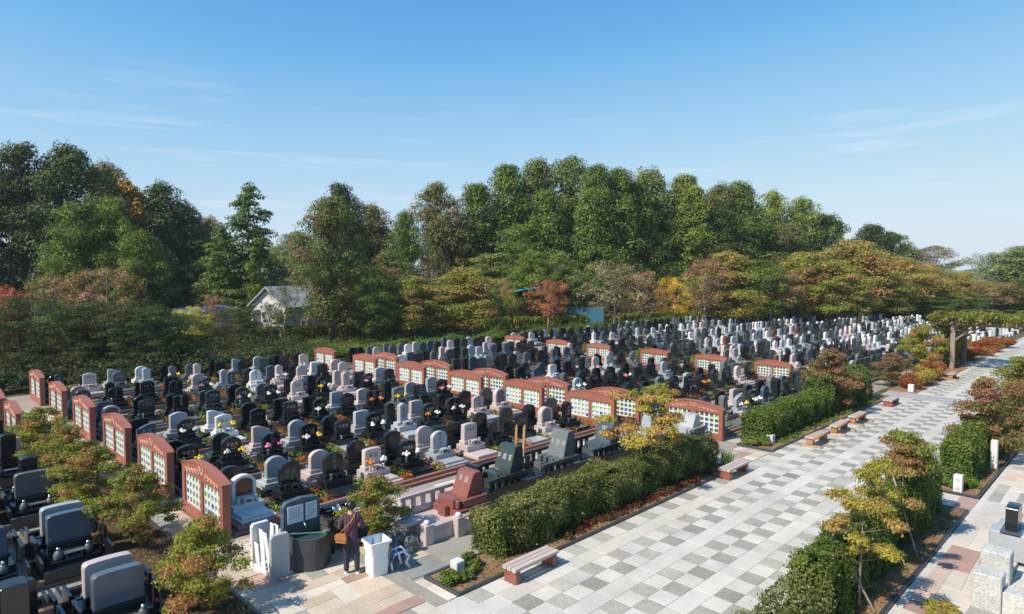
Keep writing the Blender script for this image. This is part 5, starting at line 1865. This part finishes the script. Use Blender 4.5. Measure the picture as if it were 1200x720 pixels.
# ================================================================ PERGOLA
pg = thing('pergola', 'vine-covered wooden pergola spanning the far plaza', 'pergola', (0, 0, 0))
for x, y in ((54.8, 10.5), (58.6, 10.5), (54.8, 3.9), (58.6, 3.9)):
    MB().box(x - 0.14, x + 0.14, y - 0.14, y + 0.14, 0, 3.15, 0, 0.02).build('post', M_barkpale, pg)
    MB().tube([(x, y - 0.1, 2.1), (x, y + (-1.2 if y > 7 else 1.2), 3.1)], 0.07, 6).build('brace', M_barkpale, pg)
for x in (54.8, 58.6):
    MB().box(x - 0.1, x + 0.1, 2.9, 11.6, 3.151, 3.35, 0, 0.02).build('beam', M_barkpale, pg)
for k in range(12):
    y = 3.2 + k * 0.72
    MB().box(54.0, 59.5, y, y + 0.09, 3.352, 3.46, 0, 0.01).build('rafter', M_barkpale, pg)
cl = []
for k in range(230):
    cl.append((random.uniform(53.8, 59.8), random.uniform(2.6, 12.0), 3.55 + random.uniform(-0.25, 0.35), random.uniform(0.3, 0.55), random.uniform(0.2, 0.35), random.random()))
for k in range(110):
    cl.append((random.uniform(55.3, 59.4), random.uniform(10.6, 11.9), random.uniform(0.3, 3.3), 0.35, 0.4, random.random()))
vn = obj('vine', leaf_mesh('vine', *clumps_to_leaves(cl, 26000, 0.17), LM_vine))
tag(vn, 'yellow-green vine draped over the wooden pergola', 'vine')

# ================================================================ HOUSES BEHIND THE TREES
def gable_house(name, x, y, rz, w, d, eave, ridge, wallm, roofm, label, cat, wins=()):
    t = thing(name, label, cat, (x, y, 0), rz)
    MB().prism([(-w / 2, 0), (w / 2, 0), (w / 2, eave), (0, ridge - 0.15), (-w / 2, eave)], -d / 2, d / 2, 'y').build('wall', wallm, t)
    ov = 0.4
    for s in (-1, 1):
        sl = (ridge - eave) / (w / 2)
        MB().prism([(s * (w / 2 + ov), eave - sl * ov), (0.0, ridge), (0.0, ridge + 0.16), (s * (w / 2 + ov), eave - sl * ov + 0.16)], -d / 2 - ov, d / 2 + ov, 'y').build('roof', roofm, t)
    for a, z0, ww, hh in wins:
        f = MB().box(a - ww / 2, a + ww / 2, -d / 2 - 0.06, -d / 2 - 0.002, z0, z0 + hh).build('window', M_mid, t)
        MB().box(a - ww / 2 + 0.08, a + ww / 2 - 0.08, -d / 2 - 0.075, -d / 2 - 0.061, z0 + 0.08, z0 + hh - 0.08).build('pane', M_paneD, f)
    return t


M_hwall = stone('white_house_wall', (0.62, 0.60, 0.60), 0.8, 0.2, 0.06, 3, 0.5, 0)
M_hroof = stone('pale_grey_roof', (0.42, 0.41, 0.42), 0.6, 0.3, 0.15, 2, 0.5, 0)
gable_house('house', 34.4, 69.6, R(-66), 4.6, 7.5, 3.3, 5.2, M_hwall, M_hroof, 'white gabled house half hidden behind the trees', 'house', [(-1.5, 1.2, 1.0, 1.6), (1.6, 1.4, 0.9, 1.2)])
gable_house('shed', 24.5, 70.5, R(-60), 5, 6, 2.9, 3.2, stone('grey_blue_shed_wall', (0.2, 0.24, 0.3), 0.7), stone('blue_grey_roof', (0.14, 0.2, 0.3), 0.5), 'low shed with blue-grey roof behind the yellow shrub', 'shed')
M_cyan = plain('cyan_roof_sheet', (0.05, 0.42, 0.55), 0.5, 0, 0.1)
M_tarp = plain('blue_site_sheet', (0.04, 0.17, 0.25), 0.6, 0, 0.15)
t = thing('hut', 'small hut with bright cyan roof at the forest foot', 'hut', (59.3, 57.0, 0), R(-45))
MB().box(-1.6, 1.6, -1.2, 1.2, 0, 4.3).build('wall', M_core, t)
MB().prism([(-1.9, 4.35), (1.9, 4.95), (1.9, 5.1), (-1.9, 4.5)], -1.6, 1.6, 'y').build('roof', M_cyan, t)
t = thing('site_fence', 'blue sheet fence behind the red tree at the forest foot', 'fence', (65.2, 53.3, 0), R(-50))
for k in range(9):
    MB().box(-2.9 + k * 0.7, -2.9 + k * 0.7 + 0.66, 0, 0.05, 0.0, 2.4, 0, 0.01).build('panel', M_tarp, t)
    MB().tube([(-2.92 + k * 0.7, 0.1, 0), (-2.92 + k * 0.7, 0.1, 2.5)], 0.04, 5).build('post', M_steel, t)

# ================================================================ FAR HEDGES AND LOW SHRUBS
fh = [(16, 62.5, 30, 63.5), (30.5, 63.3, 43, 61), (43.5, 60.6, 56, 56.5), (56.5, 56, 70, 51.5), (70.5, 51, 84, 48.5), (84.5, 48, 98, 44.5), (98.5, 44, 112, 39)]
for i, (xa, ya, xb, yb) in enumerate(fh):
    L_ = math.hypot(xb - xa, yb - ya)
    h_ = hedge(0, L_, -0.6, 0.6, 1.4, 5200, 0.2, LM_yhedge if i < 5 else LM_low, f'yellow-green clipped hedge at the forest foot, {nth(i + 1)} stretch from the left', amp=0.12, group='clipped hedges at the forest foot')
    h_.location = (xa, ya, 0)
    h_.rotation_euler = (0, 0, math.atan2(yb - ya, xb - xa))
k = 0
for x in np.arange(6, 100, 2.0):
    y = (47.2 + 2.2 * (int(x) % 2) + 1.2 * math.sin(x)) if x < 84 else (47.5 - (x - 84) * 0.45)
    k += 1
    for a in (0,):
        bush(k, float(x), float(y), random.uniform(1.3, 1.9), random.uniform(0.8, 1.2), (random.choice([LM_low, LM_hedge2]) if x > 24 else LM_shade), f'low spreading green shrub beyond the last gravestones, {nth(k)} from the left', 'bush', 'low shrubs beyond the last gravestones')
for i, (x, y) in enumerate([(41.9, 14.8), (42.0, 18.9), (42.1, 23.3), (42.1, 27.8), (42.0, 32.8)]):
    bush(i, x, y, 1.15, 1.25, LM_hedge, f'grey-green shrub between middle and far blocks, {nth(i + 1)} counted from the plaza', 'bush', 'shrubs between the middle and far blocks')

pts = [(x_, random.uniform(48, 61 - max(0, x_ - 42) * 0.24), 0.1) for x_ in [random.uniform(26, 88) for _ in range(360)]]
cover('ground_shrubs', pts, 75, 0.17, LM_hedge2, 1.2, 0.45, 'low green ground shrubs between the last gravestones and the far hedge')
# lawn and far graves to the right beyond the pergola
kind(rect(62, 110, 11.6, 12.6, 0.012).build('lawn', stone('lawn_green', (0.09, 0.15, 0.04), 0.95, 0.1, 0.3, 8, 1, 0)), 'structure')
kind(rect(97, 190, 12.6, 60, 0.012).build('lawn', stone('lawn_green', (0.09, 0.15, 0.04), 0.95, 0.1, 0.3, 8, 1, 0)), 'structure')
fs = MB()
for i in range(46):
    x = 66 + (i % 23) * 1.9
    y = 12.6 - 0.6 + (i // 23) * 2.3
    mi = random.choice([0, 1, 2])
    if x > 70:
        fs.box(x, x + 0.6, y, y + 0.3, 0, random.uniform(0.9, 1.3), mi, 0.03)
        fs.box(x - 0.2, x + 0.8, y - 0.5, y + 0.5, 0, 0.35, mi)
o_ = kind(fs.build('gravestones', [M_black, M_grey, M_white]), 'stuff')
o_['label'] = 'mixed gravestones on the lawn beyond the pergola'

# ================================================================ TREES
PROTO = {}
H0 = 10.0
spec_t = {'broad': (4, 3.6, 190, 30000, 0.165, 0.26, 26, 0), 'cedar': (3, 3.0, 170, 30000, 0.155, 0.26, 16, 0), 'fir': (1, 3.2, 190, 20000, 0.19, 0.2, 30, 0), 'pyramid': (1, 3.0, 70, 11000, 0.22, 0.2, 20, 0),
          'spread': (2, 4.5, 110, 24000, 0.155, 0.24, 30, 0), 'sparse': (2, 3.6, 60, 5200, 0.2, 0.18, 34, 3), 'bare': (1, 3.0, 40, 500, 0.15, 0.16, 34, 6)}
for nm, (nv, Rr_, nc, nl_, sz, tr_, nb, tw) in spec_t.items():
    PROTO[nm] = []
    for v in range(nv):
        cl = crown_clumps('sparse' if nm == 'bare' else nm, H0, Rr_, nc, 100 + v)
        PROTO[nm].append((leaf_mesh('crown', *clumps_to_leaves(cl, nl_, sz, spread=0.55, shell=0.72, up=0.45), LM_low), trunk_mesh('trunk', H0, Rr_, tr_, cl, nb, v, M_bark, 0.85, tw), Rr_))
TM = {'dark': (leafmat('dark_evergreen', (0.030, 0.060, 0.015), (0.084, 0.125, 0.032), trans=0.15), 'dark evergreen'),
      'olive_dark': (leafmat('dark_olive_leaves', (0.042, 0.062, 0.018), (0.108, 0.125, 0.039), trans=0.15), 'dark olive'),
      'mid': (leafmat('mid_green_leaves', (0.066, 0.119, 0.023), (0.180, 0.244, 0.057), trans=0.2), 'mid green'),
      'bright': (leafmat('bright_green_leaves', (0.096, 0.156, 0.025), (0.240, 0.306, 0.063), trans=0.22), 'bright green'),
      'green': (leafmat('forest_green_leaves', (0.072, 0.135, 0.024), (0.215, 0.29, 0.065), trans=0.22), 'forest green'),
      'fir': (leafmat('fir_needles', (0.055, 0.128, 0.031), (0.157, 0.235, 0.063), trans=0.12), 'fir-shaped green'),
      'olive': (leafmat('olive_leaves', (0.096, 0.150, 0.034), (0.252, 0.300, 0.098), trans=0.2), 'olive green'),
      'yellow_green': (leafmat('yellow_green_leaves', (0.108, 0.175, 0.029), (0.276, 0.338, 0.069), trans=0.2), 'yellow-green'),
      'haze_green': (leafmat('haze_paled_green_leaves', (0.133, 0.196, 0.085), (0.312, 0.371, 0.170), trans=0.2), 'haze-paled green'),  # distance haze painted into the leaf colour
      'brown_olive': (leafmat('brown_olive_leaves', (0.090, 0.119, 0.034), (0.204, 0.219, 0.069), (0.132, 0.112, 0.046), (0.252, 0.200, 0.103), 0.6, 0.2), 'brown-olive'),
      'brown_mix': (leafmat('brown_green_leaves', (0.078, 0.125, 0.029), (0.204, 0.250, 0.069), (0.168, 0.112, 0.052), (0.312, 0.213, 0.115), 0.65, 0.22), 'brown and green'),
      'autumn': (leafmat('autumn_mixed_leaves', (0.144, 0.200, 0.034), (0.360, 0.388, 0.081), (0.312, 0.175, 0.069), (0.528, 0.325, 0.149), 0.68, 0.25), 'autumn-tinged'),
      'orange_brown': (leafmat('orange_brown_leaves', (0.216, 0.237, 0.057), (0.408, 0.388, 0.103), (0.336, 0.200, 0.069), (0.552, 0.350, 0.149), 0.62, 0.25), 'orange-brown'),
      'rust': (leafmat('rust_leaves', (0.264, 0.156, 0.039), (0.529, 0.333, 0.078), trans=0.2), 'rust-coloured'),
      'red': (leafmat('red_leaves', (0.384, 0.112, 0.069), (0.600, 0.250, 0.149), trans=0.25), 'salmon red'),
      'orange': (leafmat('orange_leaves', (0.595, 0.314, 0.032), (0.600, 0.547, 0.078), trans=0.3), 'bright orange'),
      'yellow': (leafmat('yellow_leaves', (0.534, 0.470, 0.056), (0.600, 0.600, 0.127), trans=0.3), 'yellow-leaved'),
      'pinkish': (leafmat('pinkish_brown_leaves', (0.232, 0.138, 0.078), (0.463, 0.293, 0.175), trans=0.2), 'pinkish brown'),
      'brown_grey': (leafmat('grey_brown_leaves', (0.166, 0.176, 0.095), (0.330, 0.314, 0.190), trans=0.2), 'grey-brown')}
SHP = {'broad': 'tree', 'cedar': 'tall columnar tree', 'fir': 'conifer', 'pyramid': 'pointed tree', 'spread': 'flat-spreading tree', 'sparse': 'thin-leaved tree', 'bare': 'nearly bare tree'}
TREES = [
    (9.6, 103.5, 22.3, 6.3, 'dark', 'broad'), (14.8, 101.2, 23.1, 5.6, 'olive_dark', 'broad'), (19.4, 99.4, 23.3, 5.1, 'dark', 'broad'),
    (24.9, 105.2, 22.4, 4.1, 'brown_olive', 'broad'), (25.2, 96.4, 19.7, 3.8, 'rust', 'pyramid'), (31.0, 103.4, 19.9, 5.2, 'dark', 'broad'),
    (34.5, 104.1, 17.2, 4.4, 'dark', 'broad'), (39.9, 108.6, 15.8, 3.3, 'brown_olive', 'broad'), (16.0, 77.3, 14.1, 4.0, 'mid', 'broad'),
    (18.9, 77.3, 14.8, 3.2, 'bright', 'broad'), (19.5, 71.0, 11.7, 3.3, 'mid', 'broad'), (23.1, 75.9, 10.0, 2.7, 'dark', 'broad'),
    (15.5, 67.9, 7.8, 3.2, 'pinkish', 'sparse'), (12.2, 69.9, 7.0, 2.0, 'pinkish', 'sparse'), (8.0, 56.4, 5.8, 2.7, 'olive_dark', 'spread'),
    (10.0, 53.7, 5.4, 2.7, 'dark', 'spread'), (12.2, 52.9, 5.4, 2.8, 'olive_dark', 'spread'), (14.2, 50.8, 5.1, 2.5, 'dark', 'spread'),
    (7.1, 58.0, 6.4, 1.4, 'red', 'sparse'), (16.6, 51.2, 4.2, 2.1, 'dark', 'spread'), (6.1, 60.4, 5.3, 2.8, 'dark', 'spread'),
    (33.9, 79.2, 17.8, 4.2, 'fir', 'fir'), (30.8, 79.5, 12.7, 3.3, 'mid', 'fir'), (33.1, 75.8, 10.8, 2.0, 'bright', 'pyramid'),
    (21.4, 62.0, 4.1, 1.9, 'yellow', 'sparse'), (24.2, 60.6, 4.0, 2.0, 'olive_dark', 'spread'), (23.5, 64.2, 5.2, 1.5, 'pinkish', 'sparse'),
    (41.9, 71.2, 17.8, 4.2, 'dark', 'broad'), (33.2, 58.7, 14.6, 3.9, 'brown_mix', 'broad'), (51.4, 78.7, 16.4, 4.3, 'brown_olive', 'broad'),
    (47.5, 65.6, 14.3, 3.6, 'mid', 'broad'), (57.6, 72.5, 19.5, 4.1, 'brown_olive', 'broad'), (42.4, 62.2, 9.7, 3.9, 'brown_mix', 'broad'),
    (47.1, 60.4, 8.8, 3.0, 'pinkish', 'bare'), (40.9, 55.3, 7.0, 3.7, 'autumn', 'broad'), (46.1, 52.9, 7.9, 4.8, 'autumn', 'broad'),
    (51.4, 53.3, 6.6, 1.9, 'autumn', 'sparse'), (36.9, 56.4, 7.7, 2.9, 'mid', 'broad'), (64.3, 71.4, 19.5, 4.8, 'green', 'cedar'),
    (68.8, 69.7, 22.6, 4.6, 'green', 'cedar'), (73.3, 68.1, 23.7, 4.7, 'olive', 'cedar'), (77.5, 65.3, 24.7, 5.3, 'olive', 'broad'),
    (68.5, 61.7, 18.2, 4.1, 'green', 'cedar'), (75.2, 57.8, 22.0, 4.2, 'green', 'cedar'), (72.7, 57.4, 18.2, 3.6, 'green', 'cedar'),
    (78.9, 56.9, 21.8, 4.5, 'green', 'cedar'), (88.9, 58.2, 23.3, 5.2, 'olive', 'broad'), (82.4, 56.2, 20.2, 4.1, 'green', 'cedar'),
    (94.5, 55.4, 22.2, 5.0, 'olive', 'cedar'), (88.5, 50.1, 19.3, 4.1, 'yellow_green', 'cedar'), (96.8, 50.3, 21.0, 4.1, 'brown_olive', 'broad'),
    (99.1, 48.0, 20.9, 4.6, 'green', 'cedar'), (90.9, 47.7, 17.0, 4.4, 'dark', 'broad'), (106.9, 45.8, 20.3, 4.0, 'yellow_green', 'broad'),
    (98.5, 45.7, 16.1, 4.5, 'mid', 'broad'), (112.4, 43.2, 19.4, 4.6, 'yellow_green', 'broad'), (117.0, 41.4, 17.0, 4.1, 'dark', 'broad'),
    (104.3, 42.8, 14.6, 4.1, 'brown_olive', 'broad'), (125.1, 41.8, 16.6, 1.9, 'fir', 'fir'), (133.6, 38.9, 15.9, 5.1, 'dark', 'broad'),
    (138.7, 36.7, 14.5, 3.9, 'bright', 'broad'), (145.0, 33.2, 12.6, 5.3, 'brown_olive', 'spread'), (60.6, 63.9, 10.0, 4.6, 'olive', 'broad'),
    (64.8, 62.5, 13.6, 3.8, 'green', 'broad'), (61.1, 57.7, 10.3, 2.9, 'bright', 'broad'), (65.2, 56.4, 10.1, 2.9, 'olive', 'broad'),
    (56.7, 50.8, 6.4, 2.4, 'red', 'sparse'), (63.0, 45.9, 8.6, 3.8, 'brown_grey', 'sparse'), (66.5, 43.8, 7.6, 2.9, 'pinkish', 'sparse'),
    (68.9, 41.5, 6.8, 2.2, 'orange', 'sparse'), (75.3, 40.7, 9.1, 3.0, 'pinkish', 'sparse'), (79.2, 39.6, 10.1, 4.4, 'autumn', 'broad'),
    (81.9, 36.9, 9.0, 3.7, 'mid', 'broad'), (82.9, 34.5, 7.7, 2.8, 'pinkish', 'sparse'), (90.5, 33.9, 10.2, 4.6, 'autumn', 'broad'),
    (99.2, 30.9, 11.6, 5.3, 'orange_brown', 'broad'), (90.6, 31.0, 8.8, 3.8, 'autumn', 'broad'), (110.2, 28.4, 9.3, 5.1, 'orange_brown', 'broad'),
    (102.0, 28.1, 6.8, 3.6, 'autumn', 'broad'), (118.5, 25.7, 7.8, 4.0, 'autumn', 'broad'), (110.9, 24.8, 4.5, 3.5, 'mid', 'broad'),
    (104.7, 28.2, 3.7, 3.2, 'mid', 'broad'), (129.1, 23.7, 7.0, 3.7, 'orange_brown', 'broad'), (123.5, 23.6, 4.0, 3.5, 'mid', 'broad'),
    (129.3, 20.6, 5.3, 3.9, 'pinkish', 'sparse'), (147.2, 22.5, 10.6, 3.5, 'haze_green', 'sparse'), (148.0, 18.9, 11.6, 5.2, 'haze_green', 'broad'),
    (149.0, 15.0, 11.2, 6.1, 'mid', 'broad'), (136.2, 19.3, 4.6, 3.7, 'autumn', 'broad'), (136.3, 16.5, 6.0, 3.7, 'mid', 'broad'),
    (158.1, 11.6, 9.8, 7.8, 'dark', 'broad'), (5.4, 104.9, 20.1, 6.1, 'dark', 'broad'), (5.2, 71.1, 6.9, 3.5, 'olive_dark', 'spread'),
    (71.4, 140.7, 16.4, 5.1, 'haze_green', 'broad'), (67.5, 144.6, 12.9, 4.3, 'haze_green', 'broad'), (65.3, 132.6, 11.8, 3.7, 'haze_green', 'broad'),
    (68.3, 78.8, 14.6, 5.2, 'dark', 'broad'), (74.5, 72.6, 18.3, 4.6, 'dark', 'broad'), (91.8, 55.3, 16.2, 4.6, 'olive', 'broad'),
    (99.9, 50.0, 14.8, 4.7, 'dark', 'broad'), (79.7, 58.9, 14.2, 3.8, 'dark', 'broad'), (106.8, 43.1, 12.0, 4.7, 'mid', 'broad'),
    (53.7, 82.1, 14.0, 4.3, 'dark', 'broad'), (33.7, 93.6, 9.1, 4.0, 'dark', 'broad'), (25.3, 76.5, 5.9, 2.8, 'dark', 'broad'),
    (21.0, 72.3, 7.7, 2.9, 'dark', 'broad'), (30.2, 63.1, 6.0, 1.6, 'mid', 'sparse'), (27.6, 60.1, 4.2, 1.0, 'olive_dark', 'sparse'),
    (86.4, 55.0, 17.8, 4.4, 'dark', 'broad'), (76.1, 62.5, 17.0, 3.8, 'dark', 'broad')]

TREES.sort(key=lambda q: math.atan2(q[1], q[0]), reverse=True)
cnt = {'f': 0, 'b': 0}
for i, (x, y, h, r, kd, pr) in enumerate(TREES):
    dpt = (x + y) * 0.7071
    rw = 'f' if dpt < 91 and h < 12.5 else 'b'
    cnt[rw] += 1
    where = 'front tree row' if rw == 'f' else 'back forest'
    mt, cn = TM[kd]
    vs = PROTO[pr]
    cr, tr, r0 = vs[i % len(vs)]
    t = thing('tree', f'{cn} {SHP[pr]}, {nth(cnt[rw])} from the left in the {where}', 'tree', (x, y, 0), (i * 1.7) % 6.28, 'trees of the ' + where)
    o = setmat(obj('crown', cr, t), mt)
    k = setmat(obj('trunk', tr, t), M_barkpale if pr in ('sparse', 'bare') else M_bark)
    fw_ = 1.08 if dpt < 84 else 1.42
    if pr == 'fir':
        fw_ = 1.22
    o.scale = k.scale = (r / r0 * fw_, r / r0 * fw_, h / H0 * (0.95 if rw == 'f' else 1.0))

# undergrowth that closes the forest floor, and the far ridge
pts = []
for k in range(420):
    x = random.uniform(2, 128)
    y0_ = 66 if x < 40 else 66 - (x - 40) * 0.34
    pts.append((x, y0_ + random.uniform(-1.5, 24), random.uniform(0.6, 2.6)))
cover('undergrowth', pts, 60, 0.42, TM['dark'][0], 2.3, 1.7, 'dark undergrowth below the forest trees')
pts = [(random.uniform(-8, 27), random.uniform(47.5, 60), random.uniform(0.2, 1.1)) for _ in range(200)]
cover('undergrowth', pts, 130, 0.17, LM_shade, 1.3, 0.8, 'low growth under the trees at the left, coloured dark for shade')
hm, nt, b_ = new_mat('haze_tinted_forest')  # ridge forest coloured blue-grey to carry the haze of distance
nt.links.new(ramp(nt, noise(nt, 0.05, 6, 'World'), [(0.35, (0.10, 0.15, 0.15)), (0.65, (0.19, 0.24, 0.23))]), b_.inputs['Base Color'])
b_.inputs['Roughness'].default_value = 1
hb = MB()
nseg = 160
for i in range(nseg + 1):
    az = R(-30 + 150 * i / nseg)
    h = 9 + 4 * math.sin(i * 0.21) + 2.5 * math.sin(i * 0.83) + random.uniform(-0.5, 0.5) + (9 if 95 < i < 125 else 0)
    for d, z in ((560, -2), (600, h), (680, h * 1.0), (760, -2)):
        hb.v.append(Vector((d * math.cos(az), d * math.sin(az), z)))
for i in range(nseg):
    for j in range(3):
        hb.f.append([i * 4 + j, i * 4 + j + 1, (i + 1) * 4 + j + 1, (i + 1) * 4 + j])
        hb.m.append(0)
kind(hb.build('hills', hm, smooth=True), 'structure')

# ================================================================ AIR
hz, nt, b_ = new_mat('haze_air')
nt.nodes.remove(b_)
pv = nt.nodes.new('ShaderNodeVolumePrincipled')
pv.inputs['Color'].default_value = (0.86, 0.92, 1.0, 1)
pv.inputs['Density'].default_value = 0.00022
nt.links.new(pv.outputs['Volume'], nt.nodes['Material Output'].inputs['Volume'])
kind(MB().box(-420, 1520, -420, 1520, -3.2, 34).build('haze', hz), 'stuff')
